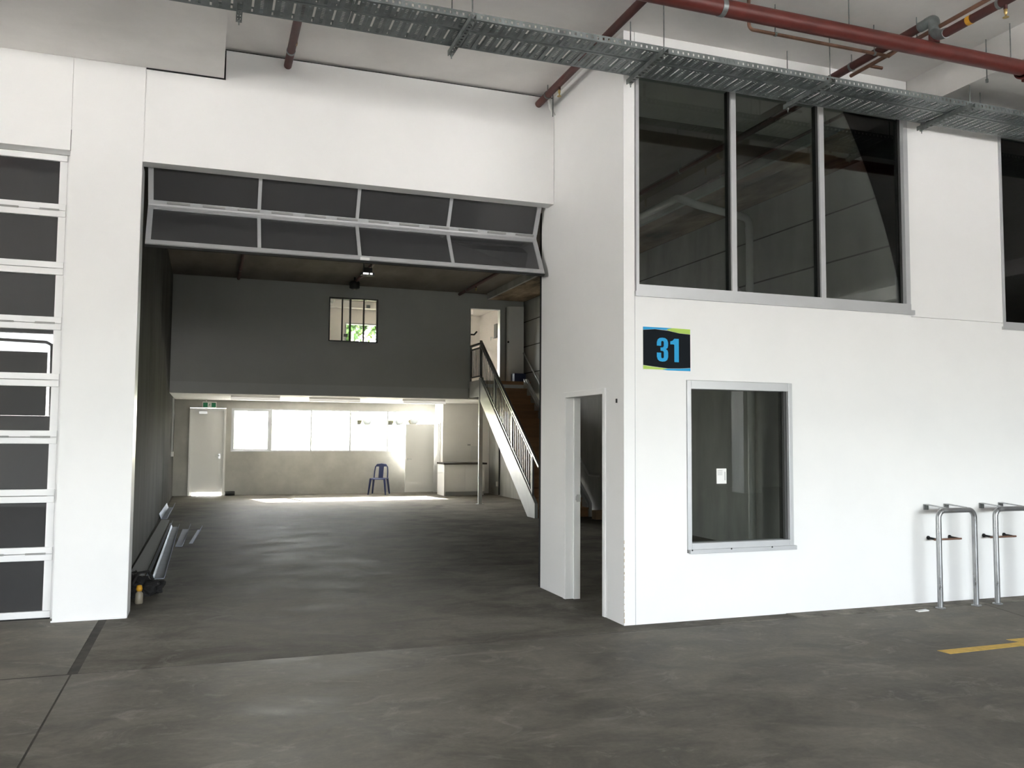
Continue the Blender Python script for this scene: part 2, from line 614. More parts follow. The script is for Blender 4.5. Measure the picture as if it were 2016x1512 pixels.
# return wall of the bay (plane x = 0) with the doorway
DO = (0.392, 1.232, -0.01, 1.945)
we = MB()
holed(we, 0.021, 1.90, 0.0, 5.068, [DO], xwall(0.0, 0.12))
we = struct(we.build('wall_entry', WHITE), 'white return wall of the bay with the doorway')
dr = thing('door_1', 'open doorway with white steel frame in the bay return wall', 'door', (0, 0.8, 0), kind='structure')
fr = MB()
for a, b in ((0.347, 0.400), (1.224, 1.277)):
    fr.box(-0.012, 0.14, a, b, 0, 1.99)
fr.box(-0.012, 0.14, 0.400, 1.224, 1.937, 1.99)
fr.build('door_frame', WHITE, dr, bevel=0.004)
st = MB()
st.box(0.075, 0.14, 1.205, 1.2235, 0.0, 1.937)
st.box(0.075, 0.14, 0.4005, 0.418, 0.0, 1.937)
st.build('door_stop', WHITE, dr)
sk = MB().box(0.10, 0.142, 1.199, 1.2045, 0.93, 1.0)
sk.box(0.09, 0.10, 1.2005, 1.2048, 0.945, 0.985)
sk.build('strike_plate', CHROME, dr)
tag(MB().box(-0.010, -0.001, 0.12, 0.138, 1.85, 1.885).build('cable_clip', BLACKPLASTIC), 'tiny dark clip on the return wall beside the doorway', 'clip')
# black strip gives the dark of the track gap behind the return wall
struct(MB().box(0.004, 0.11, 1.905, 1.96, 0.0, 3.94).build('trim_2', DARKGAP), 'black strip standing in for the dark track gap at the right edge of the big opening')

# ------------------------------------------------------------------ wall with the big openings (plane y = 1.56)
wo_ = MB()
wo_.box(-4.46, -3.9, 1.57, 1.86, 0, 3.94)
wo_.box(-4.46, -3.885, 1.57, 1.72, 3.94, 5.068)
wo_.box(-3.885, -0.004, 1.57, 1.72, 3.94, 5.045)
MB().box(-3.3, -0.004, 1.60, 1.72, 5.045, 5.069).build('trim_6', DARKGAP)['kind'] = 'structure'  # black strip put in as the shade of the gap under the ceiling
MB().box(-3.885, -3.222, 1.5525, 1.5595, 4.768, 5.04).build('trim_7', DARKGAP)['kind'] = 'structure'  # black strip put in as the shade between drop panel and wall
wo_.box(-18, -4.46, 1.57, 1.72, 3.97, 5.068)
wo_.box(-18, -9.0, 1.57, 1.72, 0, 3.97)
wo_ = struct(wo_.build('wall_opening', WHITE), 'white wall around the two garage openings')
MB().box(-4.46, -3.9, 1.56, 1.57, 0, 3.94).build('panel', WHITE, wo_)
MB().box(-4.457, -3.889, 1.56, 1.57, 3.9401, 5.068).build('panel', WHITE, wo_)
MB().box(-3.881, -0.004, 1.56, 1.57, 3.94, 5.045).build('panel', WHITE, wo_)
MB().box(-9.0, -4.461, 1.56, 1.57, 3.97, 5.068).build('panel', WHITE, wo_)
MB().box(-4.4605, -4.4575, 1.5585, 1.57, 3.97, 4.15).build('joint_gap', DARKGAP, wo_)
MB().box(-3.90, -3.893, 1.56, 1.88, 0.0, 3.94).build('corner_trim', ALUWHITE, wo_)
MB().box(-4.47, -3.9, 1.552, 1.56, 0.0, 0.012).build('caulk_line', WHITE, wo_)

# ------------------------------------------------------------------ unit shell
wl = MB().box(-4.25, -4.1, 1.865, 17.1, 0, 5.068)
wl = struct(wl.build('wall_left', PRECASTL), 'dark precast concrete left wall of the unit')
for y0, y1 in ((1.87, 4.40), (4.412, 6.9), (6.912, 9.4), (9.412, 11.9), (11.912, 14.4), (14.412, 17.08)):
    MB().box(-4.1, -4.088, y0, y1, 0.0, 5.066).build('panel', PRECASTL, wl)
wr = MB().box(4.1, 4.25, 0.125, 17.1, 0, 5.068)
wr = struct(wr.build('wall_right', PRECASTL), 'dark precast concrete right wall of the unit')
for z0, z1 in ((0.0, 2.4), (2.425, 3.12), (3.145, 3.78), (3.805, 4.40), (4.425, 4.925)):
    MB().box(4.088, 4.1, 0.13, 17.08, z0, z1).build('panel', PRECAST, wr)

BW = (-2.70, 2.62, 1.13, 2.262)
BD = (-3.72, -2.835, -0.01, 2.26)
MWIN = (0.19, 2.65, 3.55, 4.665)
wb = holed(MB(), -18.2, 28.2, 0.0, 5.068, [BW, BD, MWIN], ywall(17.1, 17.3))
wb = struct(wb.build('wall_back', BACKCONC), 'pale concrete back wall with a strip window')
MB().box(-4.09, 4.09, 17.085, 17.1, 2.89, 3.55).build('lining', PINKWALL, wb)
MB().box(-4.09, 0.19, 17.085, 17.1, 3.55, 5.06).build('lining', PINKWALL, wb)
MB().box(0.19, 4.09, 17.085, 17.1, 4.665, 5.06).build('lining', PINKWALL, wb)
MB().box(2.65, 4.09, 17.085, 17.1, 3.55, 4.665).build('lining', PINKWALL, wb)
# closing walls of the neighbouring units
struct(MB().box(-9.2, -9.0, 1.72, 17.1, 0, 5.06).build('wall_neighbour', PRECAST), 'concrete wall of the neighbouring unit')
struct(MB().box(8.0, 8.2, 0.12, 17.1, 0, 5.06).build('wall_neighbour', PRECAST), 'concrete wall of the unit on the right')

# ------------------------------------------------------------------ mezzanine
ms = MB().box(-4.085, 4.085, 13.66, 17.08, 2.49, 2.88)
ms = struct(ms.build('floor', GREYBAND), 'mezzanine floor slab')
MB().box(-4.085, 4.085, 13.55, 17.08, 2.465, 2.49).build('soffit_board', WHITE_MATT, ms)
wm = MB()
MW = (-0.70, 0.415, 3.75, 4.755)
MD = (2.70, 3.46, 2.86, 4.70)
holed(wm, -4.085, 4.085, 2.72, 5.066, [MW, MD], ywall(13.5, 13.62))
wm = struct(wm.build('wall_mezzanine', GREYWALL), 'dark grey mezzanine wall above the lower room')
MB().box(-4.085, 2.66, 13.49, 13.62, 2.47, 2.72).build('slab_edge', GREYBAND, wm)
mr_ = MB()
mr_.box(-4.08, 4.08, 13.63, 17.07, 5.04, 5.066)
struct(mr_.build('ceiling', PINKWALL), 'pale ceiling of the mezzanine room')
MB2 = MB().box(-4.085, -4.06, 13.63, 17.07, 2.89, 5.03)
struct(MB2.build('wall_left', PINKWALL), 'pale lining of the mezzanine room, left')
struct(MB().box(4.05, 4.085, 13.63, 17.07, 2.89, 5.03).build('wall_right', PINKWALL), 'pale lining of the mezzanine room, right')
struct(MB().box(-4.0, 3.4, 15.6, 15.75, 4.86, 5.03).build('trim_3', PINKWALL), 'pale bulkhead on the mezzanine ceiling')

# mezzanine internal window
w5 = thing('window_5', 'black framed sliding window in the grey mezzanine wall', 'window', (-0.14, 13.5, 3.75), kind='structure')
f5 = frame_rect(MB(), MW[0] - 0.012, MW[1] + 0.012, MW[2] - 0.012, MW[3] + 0.012, 0.026, ywall(13.485, 13.61))
f5.build('window_frame', ALUDARK, w5)
for x, ww in ((-0.40, 0.022), (-0.215, 0.034), (0.10, 0.026)):
    MB().box(x - ww / 2, x + ww / 2, 13.50, 13.60, MW[2] + 0.014, MW[3] - 0.014).build('mullion', ALUDARK, w5)
MB().box(-0.418, -0.402, 13.485, 13.499, 4.00, 4.10).build('window_catch', ALUDARK, w5)
xs = [MW[0] + 0.014, -0.411, -0.389, -0.232, -0.198, 0.087, 0.113, MW[1] - 0.014]
for i in range(4):
    MB().box(xs[2 * i], xs[2 * i + 1], 13.55, 13.556, MW[2] + 0.014, MW[3] - 0.014).build('pane', GLASS_CLEAR, w5)
for i, (x, z) in enumerate(((-0.36, 3.86), (0.16, 4.56))):
    o = MB().box(x, x + 0.09, 13.545, 13.549, z, z + 0.075).build('glass_sticker', GREYPRINT)
    tag(o, ('small grey sticker low on the second pane of the mezzanine window', 'small grey sticker high on the right pane of the mezzanine window')[i], 'sticker', 'stickers on the mezzanine window')
o = MB().lathe((-0.44, 15.0, 4.96), [(0.01, -0.10), (0.06, -0.07), (0.075, 0.0), (0.075, 0.08)], 16).build('smoke_detector', LAMPBODY)
tag(o, 'round pale smoke detector on the mezzanine room ceiling', 'detector')

# mezzanine doorway frame and leaf
d4 = thing('door_4', 'white mezzanine door standing open at the stair head', 'door', (3.5, 13.4, 2.88), kind='structure')
fr = MB()
fr.box(2.685, 2.705, 13.48, 13.63, 2.88, 4.72)
fr.box(3.455, 3.49, 13.47, 13.64, 2.88, 4.72)
fr.box(2.705, 3.455, 13.48, 13.63, 4.695, 4.72)
fr.build('door_frame', STEELGREY, d4)
leaf4 = MB().hexa([(3.63, 13.44, 2.90), (3.66, 13.40, 2.90), (4.02, 13.30, 2.90), (4.03, 13.34, 2.90),
           (3.63, 13.44, 4.78), (3.66, 13.40, 4.78), (4.02, 13.30, 4.78), (4.03, 13.34, 4.78)]).build('leaf', DOORWHITE, d4)
MB().tube([(3.60, 13.46, 2.9), (3.60, 13.46, 4.76)], 0.012, 8).build('hinge_post', RAILGREY, d4)
MB().lathe((3.64, 13.37, 3.87), [(0.02, 0.0), (0.025, 0.03), (0.01, 0.05)], 10).build('handle', BLACKPLASTIC, leaf4)
o = MB().box(3.68, 3.98, 13.02, 13.26, 2.885, 3.10)
tag(o.build('storage_crate', BLUEPLASTIC, bevel=0.01), 'navy blue crate at the head of the stairs', 'crate')
# fittings on the mezzanine room wall seen through the doorway
o = thing('wall_switch_box', 'grey switch box on the pale wall seen through the mezzanine doorway', 'box', (4.05, 15.9, 4.3))
MB().box(4.01, 4.05, 15.4, 15.62, 4.24, 4.62).build('cover', GREYPRINT, o)
MB().tube([(4.03, 15.7, 4.25), (4.0, 15.85, 4.3), (4.03, 15.95, 4.22)], 0.012, 6).build('cable', WHITEPVC, o)
o = thing('door_holder', 'black hook on the pale wall at the left of the mezzanine doorway', 'hook', (2.9, 13.64, 4.1))
MB().tube(rounded([(2.72, 13.66, 4.07), (2.85, 13.66, 4.07), (2.92, 13.66, 4.15)], 0.03), 0.02, 8).build('hook_arm', BLACKPLASTIC, o)
MB().box(2.69, 2.72, 13.64, 13.68, 4.03, 4.11).build('base_plate', BLACKPLASTIC, o)

# ------------------------------------------------------------------ facade windows
w1 = thing('window_1', 'tall silver framed window of three dark panes above the white wall', 'window', (1.6, 0, 2.76), kind='structure')
f1 = MB()
f1.box(0.114, 0.142, -0.012, 0.11, 2.86, 4.76)
f1.box(3.030, 3.083, -0.012, 0.11, 2.86, 4.76)
f1.box(0.142, 3.030, -0.012, 0.11, 4.70, 4.76)
f1.build('window_frame', ALU, w1)
MB().box(0.114, 3.083, -0.016, 0.11, 2.80, 2.86).build('bottom_rail', ALU, w1)
MB().box(0.10, 3.115, -0.030, 0.02, 2.757, 2.80).build('sill', ALU, w1)
MB().box(3.02, 3.030, 0.03, 0.10, 2.86, 4.70).build('glazing_bead', ALUDARK, w1)
for x in (1.094, 2.060):
    MB().box(x - 0.026, x + 0.026, -0.012, 0.008, 2.86, 4.70).build('mullion', ALU, w1)
    MB().box(x - 0.020, x + 0.020, 0.008, 0.10, 2.86, 4.70).build('mullion_web', ALUDARK, w1)
for a, b in ((0.142, 1.074), (1.114, 2.04), (2.08, 3.02)):
    MB().box(a, b, 0.05, 0.056, 2.86, 4.70).build('pane', GLASS_TINT, w1)

w2 = thing('window_2', 'single dark pane window low in the white wall below the number sign', 'window', (1.15, 0, 0.57), kind='structure')
frame_rect(MB(), 0.602, 1.688, 0.600, 2.054, 0.040, ywall(-0.014, 0.11), wb=0.055, wt=0.075).build('window_frame', ALU, w2, bevel=0.003)
MB().box(0.615, 1.705, -0.034, 0.02, 0.566, 0.602).build('sill', ALU, w2, bevel=0.003)
sc = MB()
for x in (0.63, 1.02, 1.44):
    sc.lathe((x, -0.036, 0.598), [(0.006, -0.002), (0.008, 0.002)], 8, 'y')
sc.build('screw', ALUDARK, w2)
MB().box(1.62, 1.648, 0.02, 0.10, 0.655, 1.979).build('glazing_bead', ALUDARK, w2)
MB().box(0.642, 1.62, 0.05, 0.056, 0.655, 1.979).build('pane', GLASS_TINT, w2)
o = thing('paper_notice', 'small white notice taped to the lower window glass', 'notice', (0.98, 0.04, 1.15))
MB().box(0.927, 1.027, 0.045, 0.0485, 1.156, 1.288).build('sheet', PAPER, o)
mb = MB()
for k in range(4):
    mb.box(0.937, 0.985, 0.0435, 0.045, 1.268 - k * 0.012, 1.271 - k * 0.012)
mb.box(1.008, 1.014, 0.0435, 0.045, 1.185, 1.26)
mb.build('print', GREYPRINT, o)

w3 = thing('window_3', 'dark upper window of the next unit at the right edge', 'window', (5.2, 0, 2.7), kind='structure')
frame_rect(MB(), 4.277, 7.198, 2.702, 4.718, 0.032, ywall(-0.008, 0.11), wb=0.05).build('window_frame', ALU, w3)
MB().box(4.26, 7.21, -0.026, 0.02, 2.672, 2.702).build('sill', ALU, w3)
for x in (5.24, 6.22):
    MB().box(x - 0.026, x + 0.026, -0.008, 0.10, 2.752, 4.686).build('mullion', ALU, w3)
for a, b in ((4.309, 5.214), (5.266, 6.194), (6.246, 7.166)):
    MB().box(a, b, 0.05, 0.056, 2.752, 4.686).build('pane', GLASS_TINT, w3)

# ------------------------------------------------------------------ glazed folding doors


def door_panel(parent, x0, x1, pt, pb, npan, m, lead=0.05, names=('top_rail', 'bottom_rail')):
    """A row of panes between two points (y, z): top pt, bottom pb."""
    t = Vector((0, pt[0], pt[1]))
    b = Vector((0, pb[0], pb[1]))
    d = (b - t).normalized()
    nrm = Vector((0, d.z, -d.y))
    if nrm.y > 0:
        nrm = -nrm
    L = (b - t).length
    th = 0.04

    def slabp(xa, xb, s0, s1, d0, d1):
        p = []
        for s in (s0, s1):
            for q in (d0, d1):
                c = t + d * s + nrm * q
                p.append(c)
        return [(xa, *p[0].yz), (xb, *p[0].yz), (xb, *p[1].yz), (xa, *p[1].yz),
                (xa, *p[2].yz), (xb, *p[2].yz), (xb, *p[3].yz), (xa, *p[3].yz)]
    MB().hexa(slabp(x0, x1, 0, lead, -th / 2, th / 2)).build(names[0], m, parent, bevel=0.003)
    MB().hexa(slabp(x0, x1, L - lead, L, -th / 2, th / 2)).build(names[1], m, parent, bevel=0.003)
    sw = 0.045
    mb = MB()
    mb.hexa(slabp(x0, x0 + sw, lead, L - lead, -th / 2, th / 2))
    mb.hexa(slabp(x1 - sw, x1, lead, L - lead, -th / 2, th / 2))
    mb.build('stile', m, parent)
    ww = (x1 - x0 - 2 * sw) / npan
    for k in range(npan):
        a = x0 + sw + k * ww
        if k:
            MB().hexa(slabp(a - 0.016, a + 0.016, lead, L - lead, -th / 2, th / 2)).build('muntin', m, parent)
        MB().hexa(slabp(a + (0.016 if k else 0), a + ww - (0.016 if k < npan - 1 else 0), lead, L - lead, -0.004, 0.004)).build('pane', GLASS_DOOR, parent)


fd = thing('door_2', 'silver glazed folding door drawn up under the lintel of the big opening', 'garage door', (-1.95, 1.8, 3.2), kind='structure')
door_panel(fd, -3.86, -0.05, (1.765, 4.04), (1.955, 3.66), 4, ALU)
door_panel(fd, -3.86, -0.05, (1.955, 3.655), (1.70, 3.235), 4, ALU)
door_panel(fd, -3.86, -0.05, (2.02, 4.05), (2.14, 3.66), 1, ALU)
door_panel(fd, -3.86, -0.05, (2.155, 3.655), (1.90, 3.27), 1, ALU)
hg = MB()
hg.bar((-3.86, 1.945, 3.657), (-0.05, 1.945, 3.657), 0.03, 0.045)
hg.build('hinge_bar', ALU, fd)
for i in range(12):
    a = -3.70 + i * 0.31
    MB().box(a, a + 0.20, 1.905, 1.925, 3.672, 3.690).build('hinge_slot', GREYPRINT, fd)
MB().box(-1.96, -1.87, 1.655, 1.672, 3.235, 3.262).build('pull_tab', PAPER, fd)
MB().bar((-3.86, 1.70, 3.225), (-0.05, 1.70, 3.225), 0.035, 0.02).build('bottom_seal', DARKGAP, fd)

gd = thing('door_3', 'closed white framed garage door of dark glass panes at the left edge', 'garage door', (-6.7, 1.75, 0), kind='structure')
ZB = [3.96, 3.48, 2.975, 2.498, 2.012, 1.525, 1.029, 0.544, 0.045]
for i, z in enumerate(ZB):
    if i == 0:
        MB().box(-8.98, -4.50, 1.72, 1.77, 3.915, 3.968).build('rail', ALUWHITE, gd, bevel=0.004)
    elif i == 8:
        MB().box(-8.98, -4.50, 1.72, 1.77, 0.012, 0.068).build('rail', ALUWHITE, gd, bevel=0.004)
    else:
        MB().box(-8.98, -4.50, 1.715, 1.77, z + 0.002, z + 0.056).build('rail', ALUWHITE, gd, bevel=0.004)
        MB().box(-8.98, -4.50, 1.715, 1.77, z - 0.056, z - 0.002).build('rail', ALUWHITE, gd, bevel=0.004)
        if i % 2 == 1:
            for k in range(8):
                a = -4.55 - k * 0.31
                MB().box(a - 0.15, a, 1.708, 1.7148, z - 0.006, z + 0.010).build('hinge_slot', GREYPRINT, gd)
for x in (-4.53, -5.66, -6.79, -7.92, -8.95):
    MB().box(x - 0.03, x + 0.03 if x != -4.53 else -4.50, 1.73, 1.765, 0.07, 3.912).build('stile', ALUWHITE, gd)
for i in range(8):
    zt = (ZB[i] - 0.057) if i else 3.914
    zb_ = (ZB[i + 1] + 0.057) if i < 7 else 0.069
    for xa, xb in ((-5.63, -4.56), (-6.76, -5.69), (-7.89, -6.82), (-8.92, -7.95)):
        MB().box(xa, xb, 1.74, 1.748, zb_, zt).build('pane', GLASS_DOOR, gd)
MB().box(-8.98, -4.50, 1.73, 1.76, 0.0, 0.012).build('bottom_seal', DARKGAP, gd)
MB().box(-4.499, -4.462, 1.73, 1.80, 0.0, 3.97).build('side_track', ALUWHITE, gd)

# ------------------------------------------------------------------ back window and exit door
w4 = thing('window_4', 'silver framed strip window in the pale back wall', 'window', (0, YB, 1.13), kind='structure')
f4 = frame_rect(MB(), BW[0] + 0.001, BW[1] - 0.001, BW[2] + 0.001, BW[3] - 0.001, 0.035, ywall(17.10, 17.2))
f4.build('window_frame', ALU, w4)
MB().box(-1.745, -1.675, 17.09, 17.2, 1.166, 2.226).build('mullion', ALU, w4)
for x in (-0.655, 0.39, 1.42):
    MB().box(x - 0.018, x + 0.018, 17.11, 17.2, 1.166, 2.226).build('mullion', ALU, w4)
sash = frame_rect(MB(), -2.663, -1.747, 1.167, 2.225, 0.035, ywall(17.095, 17.14))
sash = sash.build('sash', ALU, w4)
MB().box(-2.27, -2.12, 17.05, 17.094, 1.17, 1.20).build('window_winder', STEELGREY, sash)
for a, b in ((-2.628, -1.782), (-1.675, -0.673), (-0.637, 0.372), (0.408, 1.402), (1.438, 2.584)):
    MB().box(a, b, 17.15, 17.156, 1.166, 2.226).build('pane', GLASS_CLEAR, w4)
w6 = thing('window_6', 'back window of the mezzanine room showing tree tops', 'window', (2, YB, 3.55), kind='structure')
frame_rect(MB(), MWIN[0] + 0.001, MWIN[1] - 0.001, MWIN[2] + 0.001, MWIN[3] - 0.001, 0.04, ywall(17.09, 17.2)).build('window_frame', ALU, w6)
for x in (1.36,):
    MB().box(x - 0.02, x + 0.02, 17.11, 17.2, 3.592, 4.623).build('mullion', ALU, w6)
for a, b in ((0.232, 1.34), (1.38, 2.608)):
    MB().box(a, b, 17.15, 17.156, 3.592, 4.623).build('pane', GLASS_CLEAR, w6)

d5 = thing('door_5', 'white exit door in the back wall with daylight showing under it', 'door', (-3.28, YB, 0), kind='structure')
fr = MB()
fr.box(-3.725, -3.675, 17.06, 17.22, 0.0, 2.25)
fr.box(-2.88, -2.83, 17.06, 17.22, 0.0, 2.25)
fr.box(-3.675, -2.88, 17.06, 17.22, 2.20, 2.25)
fr.box(-3.675, -3.63, 17.141, 17.22, 0.0, 2.20)
fr.box(-2.925, -2.88, 17.141, 17.22, 0.0, 2.20)
fr.box(-3.63, -2.925, 17.141, 17.22, 2.15, 2.20)
fr.build('door_frame', DOORWHITE, d5)
leaf5 = MB().box(-3.674, -2.881, 17.10, 17.14, 0.085, 2.199).build('leaf', DOORWHITE, d5)
lv = MB()
lv.box(-3.00, -2.95, 17.085, 17.0995, 0.95, 1.08)
lv.tube([(-2.975, 17.09, 1.03), (-2.975, 17.04, 1.03), (-3.09, 17.04, 1.03)], 0.011, 8)
lv.build('handle', CHROME, leaf5)
MB().box(-3.50, -3.30, 17.04, 17.099, 2.10, 2.17).build('door_closer', CHROME, leaf5)
MB().box(-3.668, -2.888, 17.17, 17.3, -0.028, 0.001).build('threshold', ALU, d5)
o = thing('draught_roller', 'dark rolled mat lying at the foot of the exit door', 'mat', (-2.7, 16.97, 0.05))
MB().tube([(-2.82, 16.95, 0.055), (-2.58, 16.97, 0.055)], 0.055, 14).build('roll', BLACKPLASTIC, o)
MB().tube([(-2.83, 16.95, 0.055), (-2.815, 16.95, 0.055)], 0.03, 10).build('core', CHROME, o)

ex = thing('exit_sign', 'green running man exit sign hung above the back door', 'sign', (-3.25, 16.6, 2.25))
MB().box(-3.42, -3.085, 16.56, 16.62, 2.245, 2.40).build('housing', LAMPBODY, ex, bevel=0.004)
MB().box(-3.405, -3.10, 16.552, 16.5605, 2.258, 2.375).build('green_face', EXITGREEN, ex)
MB().box(-3.295, -3.205, 16.546, 16.553, 2.262, 2.371).build('doorway_symbol', PAPER, ex)
rm = MB()
rm.lathe((-3.24, 16.544, 2.352), [(0.009, -0.001), (0.009, 0.001)], 10, 'y')
for p in (((-3.245, 2.340), (-3.256, 2.308)), ((-3.256, 2.308), (-3.232, 2.292)), ((-3.232, 2.292), (-3.236, 2.270)),
          ((-3.256, 2.308), (-3.270, 2.288)), ((-3.270, 2.288), (-3.286, 2.286)), ((-3.245, 2.336), (-3.272, 2.326)), ((-3.245, 2.334), (-3.222, 2.318))):
    rm.bar((p[0][0], 16.544, p[0][1]), (p[1][0], 16.544, p[1][1]), 0.002, 0.009, (0.5, 0, 1) if abs(p[0][0] - p[1][0]) < 0.01 else (0, 0, 1))
rm.build('running_man', EXITGREEN, ex)
MB().box(-3.34, -3.32, 16.58, 16.60, 2.40, 2.464).build('hanger', LAMPBODY, ex)
MB().box(-3.345, -3.335, 16.552, 16.56, 2.382, 2.392).build('indicator_light', RED, ex)

# ------------------------------------------------------------------ lower room: lights, partition, counter, leaf, chair
for i, (x0, x1, y, lb) in enumerate(((-2.80, -1.71, 14.2, 'white ceiling batten light left of centre, above the exit door side'),
                                     (-1.03, 0.17, 14.3, 'white ceiling batten light in the middle of the lower room'),
                                     (1.20, 2.27, 14.2, 'white ceiling batten light nearest the stairs'),)):
    b = thing('batten_light', lb, 'light', ((x0 + x1) / 2, y, 2.46), 'batten lights under the mezzanine')
    MB().box(x0, x1, y - 0.03, y + 0.03, 2.425, 2.465).build('housing', LAMPBODY, b)
    MB().prism([(-0.10, 2.40), (-0.085, 2.365), (0.085, 2.365), (0.10, 2.40), (0.03, 2.425), (-0.03, 2.425)],
               lambda u, v, t, yy=y: (t, yy + u, v), x0, x1).build('diffuser', DIFFUSER, b)
pt = struct(MB().box(2.76, 4.085, 16.2, 16.32, 0, 2.46).build('wall_partition', WHITE_MATT), 'white partition in the lower right corner')
MB().box(2.76, 2.88, 16.32, 16.42, 0, 2.46).build('return', WHITE_MATT, pt)
MB().box(2.76, 2.88, 16.42, 17.09, 1.95, 2.46).build('head', WHITE_MATT, pt)
d6 = thing('door_6', 'white partition door swung open in front of the back wall', 'door', (2.65, 16.95, 0), kind='structure')
fr = MB()
fr.box(2.735, 2.90, 16.42, 16.46, 0, 1.95)
fr.box(2.735, 2.90, 17.03, 17.08, 0, 1.95)
fr.box(2.735, 2.90, 16.46, 17.03, 1.91, 1.95)
fr.build('door_frame', DOORWHITE, d6)
leaf6 = MB().hexa([(1.86, 16.82, 0.03), (1.86, 16.78, 0.03), (2.70, 16.90, 0.03), (2.70, 16.94, 0.03),
           (1.86, 16.82, 1.9), (1.86, 16.78, 1.9), (2.70, 16.90, 1.9), (2.70, 16.94, 1.9)]).build('leaf', DOORWHITE, d6)
hb = MB()
hb.lathe((1.92, 16.78, 0.93), [(0.026, -0.012), (0.026, 0.004)], 12, 'y')
hb.tube([(1.92, 16.78, 0.93), (1.92, 16.74, 0.93), (2.03, 16.755, 0.93)], 0.01, 8)
hb.build('handle', CHROME, leaf6)
ct = thing('kitchen_counter', 'white kitchenette counter with a dark top beside the partition', 'counter', (3.2, 15.85, 0))
MB().box(2.62, 2.66, 15.5, 16.19, 0.0, 0.82).build('end_panel', DOORWHITE, ct)
MB().box(2.66, 3.76, 15.56, 16.19, 0.10, 0.82).build('carcass', WHITE_MATT, ct)
for a, b in ((2.665, 3.21), (3.215, 3.755)):
    MB().box(a, b, 15.54, 15.56, 0.12, 0.815).build('door', WHITE_MATT, ct)
MB().box(2.68, 3.76, 15.62, 16.19, 0.0, 0.10).build('plinth', GREYBAND, ct)
MB().box(2.60, 3.80, 15.48, 16.195, 0.822, 0.866).build('worktop', COUNTERTOP, ct)
o = MB().box(3.55, 3.78, 16.185, 16.198, 0.93, 1.30)
tag(o.build('wall_board', PAPER, bevel=0.003), 'white splash board on the partition behind the post', 'board')
o = thing('power_outlet', 'white double power point on the partition above the counter', 'outlet', (3.5, 16.19, 1.33))
MB().box(3.44, 3.56, 16.185, 16.198, 1.30, 1.37).build('plate', DOORWHITE, o)
MB().box(3.46, 3.54, 16.178, 16.186, 1.325, 1.345).build('sockets', GREYPRINT, o)

# navy plastic chair
ch = thing('plastic_chair', 'navy blue stackable plastic chair by the pale back wall', 'chair', (1.10, 16.55, 0), rot=math.radians(-24))
W2 = 0.205
stt = MB()
n = 8
top, bot = [], []
for i in range(n + 1):
    u = -1 + 2 * i / n
    for j in range(n + 1):
        v = -1 + 2 * j / n
        x = u * (W2 + 0.008 * (1 - abs(v)))
        y = v * 0.20
        z = 0.435 - 0.018 * (1 - u * u) * (1 - v * v) - (0.02 if v == -1 else 0)
        top.append((x, y, z))
        bot.append((x, y, z - 0.018))
q = (n + 1)
fs = []
for i in range(n):
    for j in range(n):
        a = i * q + j
        fs.append((a, a + q, a + q + 1, a + 1))
        fs.append((a + q * q, a + 1 + q * q, a + q + 1 + q * q, a + q + q * q))
edge = [(i, 0) for i in range(n)] + [(n, j) for j in range(n)] + [(i, n) for i in range(n, 0, -1)] + [(0, j) for j in range(n, 0, -1)]
for k in range(len(edge)):
    a = edge[k][0] * q + edge[k][1]
    b = edge[(k + 1) % len(edge)][0] * q + edge[(k + 1) % len(edge)][1]
    fs.append((a, b, b + q * q, a + q * q))
stt.add(top + bot, fs, True)
stt.build('seat', BLUEPLASTIC, ch, local=True)
for sx in (-1, 1):
    for sy in (-1, 1):
        MB().hexa([(sx * 0.235 - 0.018, sy * 0.235 - 0.018, 0), (sx * 0.235 + 0.018, sy * 0.235 - 0.018, 0), (sx * 0.235 + 0.018, sy * 0.235 + 0.018, 0), (sx * 0.235 - 0.018, sy * 0.235 + 0.018, 0),
                   (sx * 0.185 - 0.026, sy * 0.178 - 0.026, 0.43), (sx * 0.185 + 0.026, sy * 0.178 - 0.026, 0.43), (sx * 0.185 + 0.026, sy * 0.178 + 0.026, 0.43), (sx * 0.185 - 0.026, sy * 0.178 + 0.026, 0.43)]).build('leg', BLUEPLASTIC, ch, local=True)


def back_pt(u, z):
    return (u, 0.19 + (z - 0.43) * 0.24, z)


bk = MB()
loop = [(-0.185, 0.42), (-0.180, 0.60), (-0.165, 0.72), (-0.12, 0.785), (0, 0.80), (0.12, 0.785), (0.165, 0.72), (0.180, 0.60), (0.185, 0.42)]
bk.tube([back_pt(*p) for p in loop], 0.019, 8)
for s in (-0.05, -0.017, 0.017, 0.05):
    bk.bar(back_pt(s * 0.9, 0.42), back_pt(s, 0.785), 0.034, 0.012, (0, 1, 0))
bk.bar(back_pt(-0.13, 0.76), back_pt(0.13, 0.76), 0.012, 0.06, (0, 0.24, 1))
bk.build('backrest', BLUEPLASTIC, ch, local=True)

# ------------------------------------------------------------------ stairs
G, RZ, N0 = 0.2433, 0.18, 9.06
sc_ = thing('staircase', 'brown timber stair with grey steel stringers and balustrade up to the mezzanine', 'stairs', (3.3, 9.0, 0))


def nose(y):
    return 0.18 + (y - N0) * RZ / G


